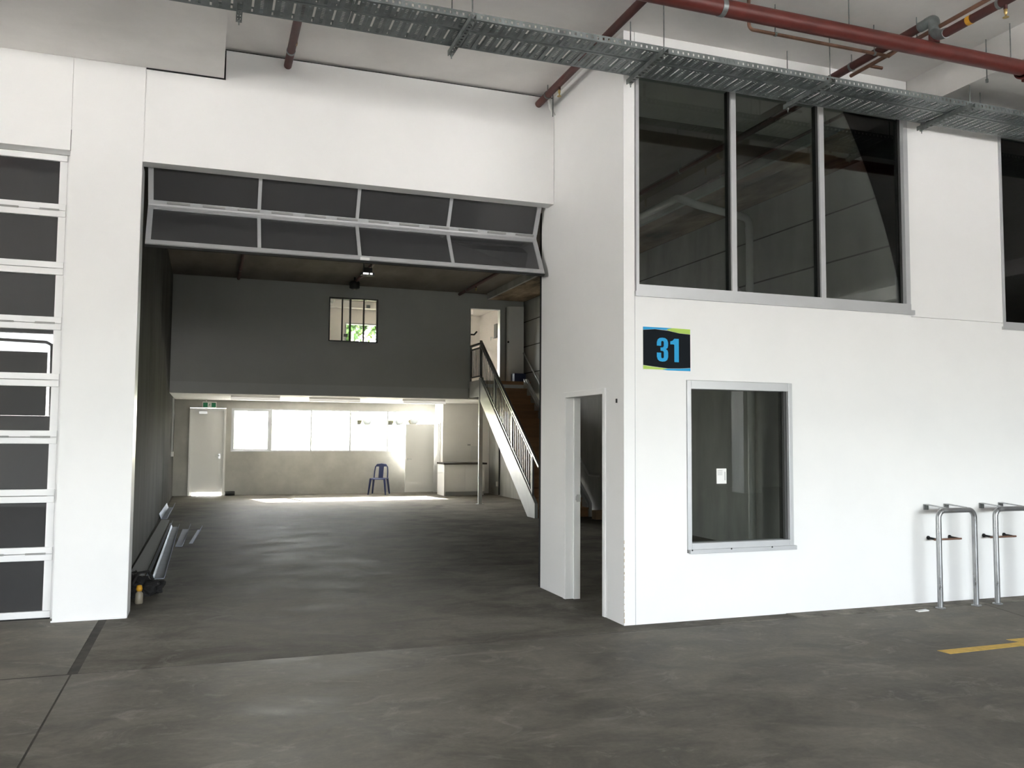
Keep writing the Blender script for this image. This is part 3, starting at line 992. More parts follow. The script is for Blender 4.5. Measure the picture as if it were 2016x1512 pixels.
for k in range(15):
    y = N0 + k * G
    z = (k + 1) * RZ
    MB().box(2.745, 3.83, y - 0.02, y + G + 0.01, z - 0.03, z).build('tread', PLY, sc_)
    MB().box(2.745, 3.83, y, y + 0.018, z - RZ, z - 0.03).build('riser', PLY, sc_)
MB().box(2.745, 3.83, N0 + 15 * G, N0 + 15 * G + 0.018, 2.70, 2.85).build('riser', PLY, sc_)
for xa, xb in ((2.68, 2.745), (3.83, 3.89)):
    y1 = 12.66
    prof = [(9.02, 0.0), (9.42, 0.0), (y1, nose(y1) - 0.40), (y1, nose(y1) + 0.10), (9.02, nose(9.02) + 0.13)]
    MB().prism(prof, lambda u, v, t: (t, u, v), xa, xb).build('stringer', STEELGREY, sc_)
tm = MB()
for k in range(15):
    y = N0 + k * G
    z = (k + 1) * RZ
    tm.prism([(y, z + 0.001), (y + G, z + 0.001), (y + G, z + RZ + 0.06), (y, z + 0.06)], lambda u, v, t: (t, u, v), 3.80, 3.829)
tm.build('wall_skirt', STEELGREY, sc_)
MB().box(2.74, 3.98, 12.70, 13.46, 2.80, 2.88).build('landing', PLY, sc_)
MB().box(2.68, 2.74, 12.66, 13.48, 2.50, 2.89).build('landing_fascia', STEELGREY, sc_)
MB().box(2.74, 3.98, 12.70, 13.46, 2.52, 2.80).build('landing_joists', GREYBAND, sc_)
ps = MB().box(2.665, 2.755, 12.60, 12.655, 0.01, 2.93)
ps.build('support_post', STEELGREY, sc_)
MB().box(2.63, 2.79, 12.56, 12.695, 0.0, 0.012).build('base_plate', STEELGREY, sc_)
XR = 2.712
for y in (9.22, 10.41, 11.58, 12.63):
    b0 = nose(y) + 0.11
    MB().box(XR - 0.02, XR + 0.02, y - 0.02, y + 0.02, b0, nose(y) + 0.93).build('newel', RAILGREY, sc_)


def rail(name, ya, yb, h, w_, t_, m):
    MB().bar((XR, ya, nose(ya) + h), (XR, yb, nose(yb) + h), w_, t_).build(name, m, sc_)


rail('handrail', 8.86, 12.66, 0.955, 0.05, 0.045, RAILGREY)
rail('sub_rail', 9.22, 12.63, 0.86, 0.035, 0.03, RAILGREY)
rail('bottom_rail', 9.22, 12.63, 0.175, 0.035, 0.03, RAILGREY)
MB().bar((XR, 12.64, 3.745), (XR, 13.48, 3.745), 0.05, 0.045).build('handrail', RAILGREY, sc_)
MB().bar((XR, 12.64, 3.65), (XR, 13.48, 3.65), 0.035, 0.03).build('sub_rail', RAILGREY, sc_)
MB().bar((XR, 12.64, 2.98), (XR, 13.48, 2.98), 0.035, 0.03).build('bottom_rail', RAILGREY, sc_)
MB().box(XR - 0.02, XR + 0.02, 13.44, 13.48, 2.89, 3.75).build('newel', RAILGREY, sc_)
for y0, y1, nb in ((9.22, 10.41, 10), (10.41, 11.58, 10), (11.58, 12.63, 9)):
    for k in range(1, nb + 1):
        y = y0 + (y1 - y0) * k / (nb + 1)
        MB().box(XR - 0.008, XR + 0.008, y - 0.008, y + 0.008, nose(y) + 0.185, nose(y) + 0.85).build('baluster', BALUSTER, sc_)
for k in range(1, 8):
    y = 12.63 + 0.83 * k / 8
    MB().box(XR - 0.008, XR + 0.008, y - 0.008, y + 0.008, 2.99, 3.64).build('baluster', BALUSTER, sc_)
wh = thing('wall_handrail', 'grey handrail fixed to the right wall above the stair', 'handrail', (4.05, 11.3, 1.2))
MB().tube(rounded([(4.085, 13.58, 3.72), (4.02, 13.55, 3.73), (4.02, 13.45, 3.73), (4.02, 9.45, 0.80), (4.02, 9.10, 0.79), (4.085, 9.08, 0.79)], 0.03), 0.021, 10).build('rail', STEELGREY, wh)
for y in (9.9, 11.3, 12.8):
    z = 0.80 + (y - 9.45) * (2.93 / 4.0)
    MB().tube([(4.087, y, z - 0.08), (4.03, y, z - 0.08), (4.02, y, z - 0.015)], 0.008, 6).build('bracket', STEELGREY, wh)
o = MB().box(3.70, 3.98, 8.42, 8.62, 0.0, 0.17)
tag(o.build('timber_block', CARD, bevel=0.006), 'brown carton on the floor at the foot of the stair', 'box')
o = thing('wall_conduit', 'dark vertical conduit on the right wall below the stair', 'conduit', (4.06, 15.25, 0.2))
MB().tube([(4.066, 15.25, 0.02), (4.066, 15.25, 1.47)], 0.02, 8).build('pipe', BLACKPLASTIC, o)
MB().box(4.03, 4.087, 15.34, 15.42, 0.24, 0.36).build('outlet_box', DOORWHITE, o)
o = thing('cable_duct', 'pale vertical cable duct on the left wall near the back corner', 'conduit', (-4.07, 15.6, 1.2))
MB().box(-4.087, -4.05, 15.5, 15.56, 1.15, 2.44).build('cover', STEELGREY, o)
MB().tube([(-4.07, 15.75, 1.15), (-4.07, 15.75, 2.44)], 0.014, 8).build('conduit', STEELGREY, o)
MB().box(-4.087, -4.04, 15.48, 15.78, 1.04, 1.15).build('junction_box', DOORWHITE, o)

# ------------------------------------------------------------------ floodlight and ceiling fittings inside
o = thing('floodlight', 'black floodlight with a bright lens hanging behind the folding door', 'light', (-0.61, 9.0, 4.5))
fb = MB().box(-0.735, -0.49, 8.97, 9.10, 4.48, 4.53).build('body', BLACKPLASTIC, o)
MB().box(-0.70, -0.60, 8.962, 8.972, 4.490, 4.52).build('lens', LED, fb)
MB().box(-0.575, -0.53, 8.962, 8.972, 4.490, 4.52).build('lens', LED, fb)
MB().box(-0.69, -0.53, 8.99, 9.08, 4.53, 4.62).build('heat_sink', BLACKPLASTIC, o)
for x in (-0.68, -0.54):
    MB().tube([(x, 9.03, 4.60), (x, 9.03, 5.068)], 0.010, 6).build('hanger_rod', BLACKPLASTIC, o)
o = thing('ceiling_siren', 'dark round siren under the far end of the middle ceiling pipe', 'siren', (-0.3, 12.5, 4.9))
MB().lathe((-0.30, 12.45, 4.92), [(0.02, -0.13), (0.11, -0.10), (0.12, 0.02), (0.09, 0.06), (0.03, 0.07)], 18).build('body', BLACKPLASTIC, o)
MB().tube([(-0.30, 12.45, 4.98), (-0.30, 12.45, 5.068)], 0.02, 8).build('stem', BLACKPLASTIC, o)

# ------------------------------------------------------------------ sprinkler pipes
GP = 'red sprinkler pipes'
mp_ = thing('sprinkler_main', 'thick red sprinkler main running along the driveway ceiling', 'pipe', (0, -1.24, 4.7), GP)
MB().tube([(-6.0, -1.24, 4.70), (5.2, -1.24, 4.70)], 0.062, 20).build('pipe', RED, mp_)
for x in (0.17, -2.9):
    MB().tube([(x - 0.02, -1.24, 4.70), (x + 0.02, -1.24, 4.70)], 0.066, 20).build('steel_clamp', GALV, mp_)
cp = MB()
cp.tube([(3.13, -1.24, 4.70), (3.33, -1.24, 4.70)], 0.078, 20)
cp.tube([(3.13, -1.24, 4.70), (3.16, -1.24, 4.70)], 0.090, 20)
cp.box(3.15, 3.19, -1.27, -1.21, 4.595, 4.64)
cp.build('coupling', RED, mp_)
for x in (-3.2, -0.55, 1.32, 3.0, 4.4):
    MB().tube([(x, -1.24, 4.76), (x, -1.24, 5.068)], 0.005, 6).build('hanger_rod', GALVDARK, mp_)
MB().tube([(2.17, -1.24, 4.755), (2.17, -1.24, 4.83)], 0.042, 14).build('riser', RED, mp_)


def head(parent, x, y, z):
    mb = MB()
    mb.lathe((x, y, z), [(0.012, 0.0), (0.012, -0.03), (0.008, -0.04), (0.006, -0.06), (0.022, -0.065), (0.022, -0.068)], 10)
    mb.build('sprinkler_head', BRASS, parent)


def branch(x, y0, y1, z, label, r=0.036, m=REDDARK, heads=(), rods=()):
    t = thing('sprinkler_branch', label, 'pipe', (x, y0, z), GP)
    MB().tube([(x, y0, z), (x, y1, z)], r, 14).build('pipe', m, t)
    for y in heads:
        dp = MB().tube([(x, y, z - r), (x, y, z - r - 0.03)], 0.014, 8).build('drop', m, t)
        head(dp, x, y, z - r - 0.025)
    for y in rods:
        MB().tube([(x, y, z + r), (x, y, 5.068)], 0.005, 6).build('hanger_rod', GALVDARK, t)
        MB().tube([(x, y - 0.012, z), (x, y + 0.012, z)], r + 0.004, 14).build('pipe_ring', GALVDARK, t)
    return t


b1 = branch(-2.68, -1.24, 1.556, 4.985, 'short dark red pipe end entering the wall above the folding door, left', heads=(), rods=())
MB().tube([(-2.68, 1.22, 4.985), (-2.68, 1.25, 4.985)], 0.040, 14).build('ring', GALV, b1)
MB().box(-2.655, -2.643, 1.02, 1.06, 4.96, 4.99).build('paper_tag', CARD, b1)
b2 = branch(-0.18, -1.24, 1.556, 4.965, 'dark red pipe crossing above the cable tray into the wall corner', heads=(1.0,), rods=(1.30,))
b3 = branch(2.17, -1.16, -0.004, 4.955, 'dark red pipe entering the wall above the upper window', heads=(), rods=(-0.30,))
MB().tube([(2.17, -1.10, 4.955), (2.17, -1.17, 4.955)], 0.042, 14).build('elbow', GALV, b3)
MB().tube(rounded([(2.17, -1.17, 4.955), (2.17, -1.245, 4.955), (2.17, -1.245, 4.84)], 0.03), 0.044, 14).build('elbow', GALV, b3)
b4 = branch(2.11, -4.6, -1.40, 4.755, 'dark red pipe running overhead from the main towards the viewer', r=0.034, heads=(-1.95, -3.4), rods=(-1.9, -3.6))
MB().tube([(2.17, -1.243, 4.86), (2.16, -1.26, 4.83), (2.13, -1.33, 4.78), (2.11, -1.42, 4.755)], 0.04, 14).build('elbow', GALV, b4)
MB().tube([(2.11, -1.62, 4.755), (2.11, -1.66, 4.755)], 0.036, 14).build('yellow_tape', YELLOWCAP, b4)
b5 = branch(-2.735, 1.76, 13.05, 4.98, 'dark red pipe on the raw ceiling inside, at left', rods=(6.0, 9.0, 12.0))
b6 = branch(-0.27, 1.76, 12.45, 4.98, 'dark red pipe on the raw ceiling inside, ending at the siren', rods=(6.0, 9.0))
b7 = branch(2.345, 0.16, 13.25, 4.98, 'dark red pipe on the raw ceiling inside, above the stair', heads=(6.0, 11.9), rods=(3.0, 9.0, 12.6))
b8 = branch(2.95, 0.16, 7.0, 4.98, 'thin pipe behind the upper window along the drop beam', r=0.018, rods=(1.0, 3.0))

# copper line beside the branches
o = thing('copper_pipe', 'thin copper pipe dropping from the ceiling and running beside the red main', 'pipe', (0.72, -0.82, 4.85))
MB().tube(rounded([(0.70, -0.82, 5.068), (0.70, -0.82, 4.82), (2.10, -0.82, 4.82)], 0.04), 0.014, 10).build('pipe', COPPER, o)
for x in (0.95, 1.95):
    MB().tube([(x, -0.82, 4.83), (x, -0.82, 5.068)], 0.005, 6).build('hanger_rod', GALVDARK, o)
    MB().tube([(x - 0.01, -0.82, 4.82), (x + 0.01, -0.82, 4.82)], 0.018, 10).build('clip', GALVDARK, o)
o = thing('copper_line', 'thin brown pipe running alongside the red branch pipe over the tray', 'pipe', (2.23, -0.8, 4.88))
MB().tube([(2.185, -0.27, 4.882), (2.185, -4.6, 4.882)], 0.017, 10).build('pipe', COPPER, o)
MB().tube([(2.185, -0.50, 4.882), (2.33, -0.50, 4.882)], 0.015, 8).build('stub', COPPER, o)
MB().tube([(2.10, -0.82, 4.82), (2.185, -0.82, 4.882)], 0.017, 8).build('tee', COPPER, o)
for y in (-1.05, -1.9):
    MB().tube([(2.185, y, 4.89), (2.185, y, 5.068)], 0.005, 6).build('hanger_rod', GALVDARK, o)
# loose drop rods on the right
for i, (x, y, z0, lb) in enumerate(((3.06, -0.95, 4.70, 'thin drop rod with a hook hanging in front of the right drop panel'),
                                    (3.35, -0.62, 4.62, 'thin drop rod beside the right drop panel above the tray'))):
    o = thing('drop_rod', lb, 'rod', (x, y, z0), 'loose drop rods')
    MB().tube([(x, y, z0), (x, y, 5.068 if x < 3.1 else 4.758)], 0.005, 6).build('rod', GALVDARK, o)
    MB().lathe((x, y, z0), [(0.012, -0.02), (0.012, 0.01)], 8).build('nut', GALVDARK, o)
# white conduit bend at the wall corner
o = thing('white_conduit', 'short bent white conduit in the wall corner beside the red pipe end', 'conduit', (-0.1, 1.5, 4.9))
MB().tube(rounded([(-0.125, 1.40, 5.066), (-0.125, 1.40, 4.96), (-0.09, 1.45, 4.90), (-0.02, 1.52, 4.86)], 0.03), 0.016, 10).build('pipe', WHITEPVC, o)
o = tag(MB().tube([(-0.075, 1.42, 4.80), (-0.075, 1.42, 5.066)], 0.005, 6).build('drop_rod', GALVDARK), 'thin rod hanging in the wall corner beside the white conduit', 'rod', 'loose drop rods')

# PVC drain pipe seen through the upper window
o = thing('drain_pipe', 'grey plastic drain pipe on the inner wall behind the upper window', 'pipe', (3.95, 4.05, 0))
MB().tube(rounded([(3.99, 3.88, 0.03), (3.99, 3.88, 4.72), (2.95, 3.58, 4.74), (2.74, 3.74, 4.86), (2.74, 9.5, 4.86)], 0.11), 0.052, 14).build('pipe', PVC, o)
for z in (3.3, 3.72, 4.55):
    MB().tube([(3.99, 3.88, z - 0.04), (3.99, 3.88, z + 0.04)], 0.058, 14).build('pipe_collar', PVC, o)
MB().tube([(3.99, 3.88, 3.42), (3.99, 4.30, 3.85)], 0.035, 12).build('branch', PVC, o)

# ------------------------------------------------------------------ cable trays
ZT = 4.585
P_ = 0.14


def tray_bottom(mb, x0, x1, ya, yb, ribs):
    """Perforated plate: slot, two pressed ribs and a row of small holes in every period."""
    t = 0.003
    mb.box(x0, x1, ya, ya + 0.022, ZT, ZT + t)
    mb.box(x0, x1, yb - 0.022, yb, ZT, ZT + t)
    a, b = ya + 0.022, yb - 0.022
    k = math.floor(x0 / P_)
    while k * P_ < x1:
        x = k * P_

        def bx(u0, u1, v0, v1, z0, z1):
            c0, c1 = max(x0, x + u0), min(x1, x + u1)
            if c1 - c0 > 0.001:
                mb.box(c0, c1, v0, v1, z0, z1)
        bx(0.016, 0.058, a, b, ZT, ZT + t)                 # plate
        bx(0.026, 0.040, a + 0.006, b - 0.006, ZT - 0.006, ZT)   # pressed rib
        bx(0.080, 0.140, a, b, ZT, ZT + t)
        bx(0.104, 0.118, a + 0.006, b - 0.006, ZT - 0.006, ZT)
        nb = max(3, int((b - a) / 0.022))
        for j in range(nb + 1):                            # bars between the little holes
            y = a + (b - a) * j / nb
            bx(0.058, 0.080, max(a, y - 0.006), min(b, y + 0.006), ZT, ZT + t)
        k += 1


def flange(mb, x0, x1, y, h):
    mb.box(x0, x1, y - 0.0015, y + 0.0015, ZT - 0.001, ZT + 0.014)
    mb.box(x0, x1, y - 0.0015, y + 0.0015, ZT + h - 0.014, ZT + h)
    k = math.floor(x0 / 0.0467)
    while k * 0.0467 < x1:
        x = k * 0.0467
        c0, c1 = max(x0, x + 0.016), min(x1, x + 0.0467)
        if c1 - c0 > 0.001:
            mb.box(c0, c1, y - 0.0015, y + 0.0015, ZT + 0.014, ZT + h - 0.014)
        k += 1


SEG = ((-4.9, -2.405), (-2.4, 0.595), (0.60, 3.595), (3.60, 6.6))
for ya, yb, h, lb in ((-0.66, -0.482, 0.05, 'narrow perforated galvanised cable tray nearer the viewer'),
                      (-0.466, -0.185, 0.05, 'wide perforated galvanised cable tray nearer the wall')):
    t = thing('cable_tray', lb, 'cable tray', (0, (ya + yb) / 2, ZT), 'cable trays over the driveway')
    for x0, x1 in SEG:
        mb = MB()
        tray_bottom(mb, x0, x1, ya, yb, 2)
        mb.build('tray_section', GALV, t)
        for y in (ya, yb):
            mb = MB()
            flange(mb, x0, x1, y, h)
            mb.build('side_flange', GALV, t)
    for x in (-2.4025, 0.5975, 3.5975):
        for y in (ya + 0.0035, yb - 0.0035):
            MB().box(x - 0.10, x + 0.10, y - 0.0012, y + 0.0012, ZT + 0.004, ZT + 0.046).build('splice_plate', GALV, t)
HL = ('first trapeze hanger from the left holding the trays', 'second trapeze hanger from the left holding the trays', 'trapeze hanger holding the trays at the bay corner',
      'trapeze hanger holding the trays over the upper window', 'trapeze hanger holding the trays over the right white panel')
for x, lb in zip((-3.16, -1.575, -0.012, 1.575, 3.12), HL):
    t = thing('tray_hanger', lb, 'hanger', (x, -0.43, 4.54), 'trapeze hangers of the cable trays')
    mb = MB()
    for s in (-0.0205, 0.0175):
        mb.box(x + s, x + s + 0.003, -0.755, -0.115, 4.540, 4.5775)
    mb.box(x - 0.0205, x - 0.012, -0.755, -0.115, 4.537, 4.540)
    mb.box(x + 0.012, x + 0.0205, -0.755, -0.115, 4.537, 4.540)
    for j in range(13):
        y = -0.755 + j * 0.05
        mb.box(x - 0.012, x + 0.012, y, y + 0.022, 4.537, 4.540)
    mb.build('strut', GALVDARK, t)
    zc = 4.758 if x > 3.1 else 5.068
    for y in (-0.155, -0.715):
        rod = MB().tube([(x, y, 4.50), (x, y, zc)], 0.005, 6).build('threaded_rod', GALVDARK, t)
        mb = MB()
        mb.lathe((x, y, 4.529), [(0.011, -0.008), (0.011, 0.008)], 6)
        mb.build('nut', GALVDARK, rod)
        MB().lathe((x, y, 4.588), [(0.011, -0.008), (0.011, 0.008)], 6).build('nut', GALVDARK, rod)

# ------------------------------------------------------------------ number sign
sg = thing('number_sign', 'black number 31 sign with blue and lime edges on the white wall', 'sign', (0.41, -0.01, 2.13))
X0, X1, Z0, Z1 = 0.179, 0.638, 2.132, 2.499
MB().box(X0, X1, -0.006, -0.0002, Z0, Z1).build('plate', PAPER, sg)


def on_sign(poly, d0, d1, name, m):
    MB().prism([(X0 + u * (X1 - X0), Z1 - v * (Z1 - Z0)) for u, v in poly], lambda u, v, t: (u, t, v), d0, d1).build(name, m, sg)


on_sign([(0.0, 0.075), (0.25, 0.045), (0.52, 0.065), (0.76, 0.115), (1.0, 0.13), (1.0, 0.925), (0.78, 0.945), (0.52, 0.955), (0.24, 0.925), (0.0, 0.895)], -0.0075, -0.006, 'black_field', SIGNBLACK)
on_sign([(0.0, 0.0), (0.62, 0.0), (0.50, 0.052), (0.25, 0.042), (0.0, 0.072)], -0.007, -0.006, 'blue_edge', SIGNBLUE)
on_sign([(0.5, 0.03), (0.62, 0.0), (1.0, 0.01), (1.0, 0.126), (0.76, 0.112), (0.52, 0.06)], -0.0071, -0.006, 'lime_edge', SIGNGREEN)
on_sign([(0.0, 0.90), (0.24, 0.93), (0.52, 0.96), (0.40, 0.985), (0.0, 0.985)], -0.007, -0.006, 'lime_edge', SIGNGREEN)
on_sign([(0.40, 0.985), (0.52, 0.96), (0.78, 0.95), (1.0, 0.93), (1.0, 1.0), (0.5, 1.0)], -0.0071, -0.006, 'blue_edge', SIGNBLUE)


# numerals as in a heavy condensed face: u right, v up, unit height 1
three = [(0, .66), (0, .80), (.04, .92), (.13, .985), (.25, 1.0), (.37, .985), (.46, .92), (.5, .80), (.5, .68), (.475, .58), (.40, .525),
         (.475, .47), (.5, .38), (.5, .20), (.46, .08), (.37, .015), (.25, 0), (.13, .015), (.04, .08), (0, .20), (0, .37), (.19, .37),
         (.19, .20), (.205, .15), (.25, .135), (.295, .15), (.31, .20), (.31, .38), (.29, .44), (.16, .455), (.16, .585), (.28, .60),
         (.31, .66), (.31, .80), (.295, .85), (.25, .865), (.205, .85), (.19, .80), (.19, .66)]
one = [(0.60, 0.74), (0.60, 0.86), (0.70, 0.89), (0.78, 0.98), (0.98, 0.98), (0.98, 0.0), (0.78, 0.0), (0.78, 0.72), (0.75, 0.74)]
DX, DZ, DW, DH = 0.310, 2.206, 0.218, 0.206


def dmap(u, v):
    return (DX + u * DW, DZ + v * DH)


mb = MB()
mb.prism([dmap(*p) for p in three], lambda u, v, t: (u, t, v), -0.0088, -0.0075)
mb.build('numeral_three', SIGNBLUE, sg)
mb = MB()
mb.prism([dmap(*p) for p in one], lambda u, v, t: (u, t, v), -0.0088, -0.0075)
mb.build('numeral_one', SIGNBLUE, sg)

# ------------------------------------------------------------------ bicycle racks
GR = 'galvanised bike rails on the white wall'


def rack(dx, label):
    t = thing('bike_rail', label, 'bike rack', (3.35 + dx, -0.235, 0), GR)
    xa, xb, y = 3.13 + dx, 3.565 + dx, -0.236
    MB().tube(rounded([(xa, y, 0.008), (xa, y, 0.895), (xb, y, 0.895), (xb, y, 0.008)], 0.07, 7), 0.0245, 16).build('hoop', GALVTUBE, t)
    for x in (xa, xb):
        MB().lathe((x, y, 0), [(0.045, 0.0), (0.045, 0.008), (0.03, 0.012)], 16).build('foot_plate', GALVTUBE, t)
    for x in (3.215 + dx, 3.465 + dx):
        mb = MB()
        mb.hexa([(x - 0.02, -0.235, 0.917), (x + 0.02, -0.235, 0.917), (x + 0.028, -0.012, 0.932), (x - 0.028, -0.012, 0.932),
                 (x - 0.02, -0.235, 0.922), (x + 0.02, -0.235, 0.922), (x + 0.028, -0.012, 0.938), (x - 0.028, -0.012, 0.938)])
        mb.box(x - 0.028, x + 0.028, -0.014, -0.002, 0.885, 0.938)
        mb.build('wall_strap', GALVTUBE, t)
    MB().box(3.215 + dx - 0.006, 3.215 + dx + 0.006, -0.03, -0.016, 0.885, 0.93).build('bolt', GALVDARK, t)
    for x in (3.235 + dx, 3.50 + dx):
        MB().tube([(x, -0.001, 0.618), (x, -0.12, 0.612)], 0.010, 8).build('peg', DARKGAP, t)
        MB().lathe((x, -0.001, 0.618), [(0.018, -0.012), (0.018, -0.001)], 12, 'y').build('peg_boss', DARKGAP, t)
    MB().tube([(3.20 + dx, -0.115, 0.612), (3.53 + dx, -0.115, 0.612)], 0.009, 8).build('lock_bar', COPPER, t)
    return t


rack(0.0, 'galvanised bike rail on the white wall, left one of two')
rack(0.70, 'galvanised bike rail on the white wall, cut by the right frame edge')

# ------------------------------------------------------------------ floor marking and litter
MB_ = MB()
MB_.prism([(1.823, -1.464), (1.836, -1.572), (2.545, -1.553), (2.59, -1.58), (3.6, -1.56), (3.6, -1.36), (2.62, -1.362), (2.655, -1.452), (2.53, -1.462)],
          lambda u, v, t: (u, v, t), 0.0, 0.002)
tag(MB_.build('floor_line', LINEYELLOW), 'worn yellow painted line on the floor near the bike rails', 'marking')
o = thing('paper_scrap', 'pale flat scrap of card on the floor by the bike rails', 'litter', (2.86, -0.27, 0))
MB().hexa([(2.80, -0.31, 0), (2.93, -0.30, 0), (2.94, -0.25, 0), (2.82, -0.25, 0), (2.80, -0.31, 0.006), (2.93, -0.30, 0.008), (2.94, -0.25, 0.01), (2.82, -0.25, 0.006)]).build('card', PAPER, o)

# ------------------------------------------------------------------ metal offcuts on the unit floor
GM = 'metal offcuts lying along the left wall'


def angle_strip(a, b, wing_l, wing_r, h_l, h_r, label, m=FLASH, t=0.004):
    """Folded strip: flat base with upturned wings, lying from a to b on the floor."""
    a, b = Vector((*a, 0)), Vector((*b, 0))
    d = (b - a).normalized()
    s = Vector((d.y, -d.x, 0))
    root = thing('metal_strip', label, 'metal strip', tuple(a), GM)
    pl, pr = -s * wing_l, s * wing_r
    base = MB().hexa([a + pl, a + pr, b + pr, b + pl, a + pl + Vector((0, 0, t)), a + pr + Vector((0, 0, t)), b + pr + Vector((0, 0, t)), b + pl + Vector((0, 0, t))])
    base.build('web', m, root)
    for p, h, sg_ in ((pl, h_l, -1), (pr, h_r, 1)):
        if h:
            o1, o2 = a + p, b + p
            lean = s * sg_ * 0.35 * h
            up_ = Vector((0, 0, h)) + lean
            MB().hexa([o1, o1 + s * t, o2 + s * t, o2, o1 + up_, o1 + up_ + s * t, o2 + up_ + s * t, o2 + up_]).build('flange', m, root)
    return root


angle_strip((-3.75, 3.62), (-3.765, 9.2), 0.04, 0.055, 0.045, 0.05, 'long folded metal strip on the floor, nearest the open side')
angle_strip((-3.875, 3.75), (-3.86, 9.9), 0.01, 0.02, 0.0, 0.05, 'long thin folded metal strip just left of the widest one')
angle_strip((-3.64, 6.45), (-3.60, 8.75), 0.03, 0.06, 0.0, 0.09, 'short wide bright metal sheet on the floor')
angle_strip((-3.48, 6.75), (-3.38, 8.6), 0.015, 0.03, 0.0, 0.07, 'short narrow metal angle right of the bright sheet')
angle_strip((-4.00, 10.7), (-3.98, 13.4), 0.05, 0.05, 0.10, 0.10, 'upturned metal channel near the back along the left wall', m=FLASH)
o = MB().hexa([(-4.06, 4.0, 0), (-3.90, 3.9, 0), (-3.89, 10.3, 0), (-4.03, 10.4, 0), (-4.06, 4.0, 0.02), (-3.90, 3.9, 0.02), (-3.89, 10.3, 0.02), (-4.03, 10.4, 0.02)])
tag(o.build('fibre_board', GREYPRINT), 'long flat grey board lying along the foot of the left wall', 'board')

# ------------------------------------------------------------------ bag and bottle at the pillar
bg = thing('black_bag', 'slumped black work bag on the floor behind the left pillar', 'bag', (-3.84, 2.72, 0))


def blob(name, m, c, rx, ry, rz, seed, parent, amp=0.25):
    bm = bmesh.new()
    bmesh.ops.create_icosphere(bm, subdivisions=4, radius=1)
    r_ = random.Random(seed)
    cs = [(Vector((r_.uniform(-1, 1), r_.uniform(-1, 1), r_.uniform(-1, 1))).normalized(), r_.uniform(-amp, amp)) for _ in range(14)]
    from mathutils import noise as mn
    for v in bm.verts:
        nn = v.co.normalized()
        k = 1.0 + 0.55 * amp * (mn.noise(nn * 2.1 + Vector((seed, 0, 0))) + 0.8 * abs(mn.noise(nn * 4.7 + Vector((0, seed, 0)))))
        for d_, a_ in cs:
            k += a_ * max(0, nn.dot(d_) - 0.55) / 0.45
        p = nn * k
        v.co = Vector((p.x * rx, p.y * ry, max(-rz * 0.8, p.z * rz) + rz * 0.8))
    mb = MB()
    bm.verts.index_update()
    mb.add([v.co + Vector(c) for v in bm.verts], [tuple(v.index for v in f.verts) for f in bm.faces], True)
    bm.free()
    return mb.build(name, m, parent)


blob('body', BLACK, (-3.84, 2.66, 0), 0.115, 0.2, 0.085, 4, bg, 0.8)
blob('flap', BLACK, (-3.93, 2.98, 0.0), 0.07, 0.14, 0.10, 9, bg, 0.8)
blob('side_pocket', BLACK, (-3.73, 2.72, 0.0), 0.06, 0.12, 0.055, 21, bg, 0.9)
MB().tube([(-3.93, 2.6, 0.12), (-3.88, 2.62, 0.22), (-3.80, 2.70, 0.22), (-3.75, 2.75, 0.12)], 0.014, 8).build('strap', BLACK, bg)
blob('end_pocket', BLACKPLASTIC, (-4.0, 3.45, 0.0), 0.05, 0.08, 0.07, 12, bg, 0.3)
bo = thing('spray_bottle', 'small cloudy bottle with a yellow cap in front of the black bag', 'bottle', (-3.845, 2.21, 0))
MB().lathe((-3.845, 2.21, 0), [(0.03, 0.0), (0.036, 0.01), (0.034, 0.09), (0.018, 0.115)], 16).build('bottle_body', PALEPLASTIC, bo)
MB().lathe((-3.845, 2.21, 0.115), [(0.024, 0.0), (0.028, 0.02), (0.022, 0.05), (0.01, 0.055)], 14).build('cap', YELLOWCAP, bo)

# ------------------------------------------------------------------ far side of the driveway (behind the viewer)
of = holed(MB(), -18.2, 28.2, 0.0, 5.07, [(-3.5, 9.5, 1.55, 3.65), (-12.9, -6.3, 3.6, 5.08)], ywall(-17.2, -17.0))  # upper cut added so sky shows in the left door's reflection
of = struct(of.build('wall_far', CEIL), 'far side of the driveway')
struct(MB().box(28.0, 28.2, -17.0, 17.3, 0.0, 5.06).build('wall_end', CEIL), 'right end of the driveway')
le = holed(MB(), -17.0, 1.56, 0.0, 5.07, [(-8.5, -1.5, 1.3, 3.7)], xwall(-18.2, -18.0))
struct(le.build('wall_end', CEIL), 'left end of the driveway with an open strip')
struct(MB().box(-18.2, -18.0, 1.74, 17.3, 0.0, 5.06).build('wall_neighbour', PRECAST), 'end wall far to the left')
lw_ = holed(MB(), -13.0, -6.2, 0.0, 5.6, [(-8.40, -6.40, 1.90, 3.78)], ywall(-11.2, -11.0))  # light well added so bright sky reflects in the left door panes
lw_.box(-13.2, -13.0, -17.2, -11.0, 0, 5.6)
lw_.box(-6.2, -6.0, -17.2, -11.0, 0, 5.6)
struct(lw_.build('wall_added_light_well', WHITE), 'added light well wall behind the viewer, open to the sky for the pane reflection')
hw = thing('added_window', 'added high window in the light well wall, made for the reflection in the left door panes', 'window', (-7.5, -11, 3.4), kind='structure')  # added opening that shapes the bright patch reflected in the left door
frame_rect(MB(), -8.399, -6.401, 1.901, 3.779, 0.04, ywall(-11.12, -10.99)).build('window_frame', ALU, hw)
MB().tube([(-8.36, -11.05, 3.60), (-6.66, -11.05, 3.56), (-6.55, -11.05, 3.50), (-6.52, -11.05, 1.95)], 0.035, 12).build('pipe', PVC, hw)
MB().box(-8.36, -6.63, -11.10, -11.08, 1.95, 3.34).build('added_blind', GREYWALL, hw)  # added sheet that darkens the lower part of that reflection
struct(MB().box(11.2, 11.8, -15.0, -14.4, 0, 5.06).build('trim_4', CEIL), 'concrete column behind the viewer')
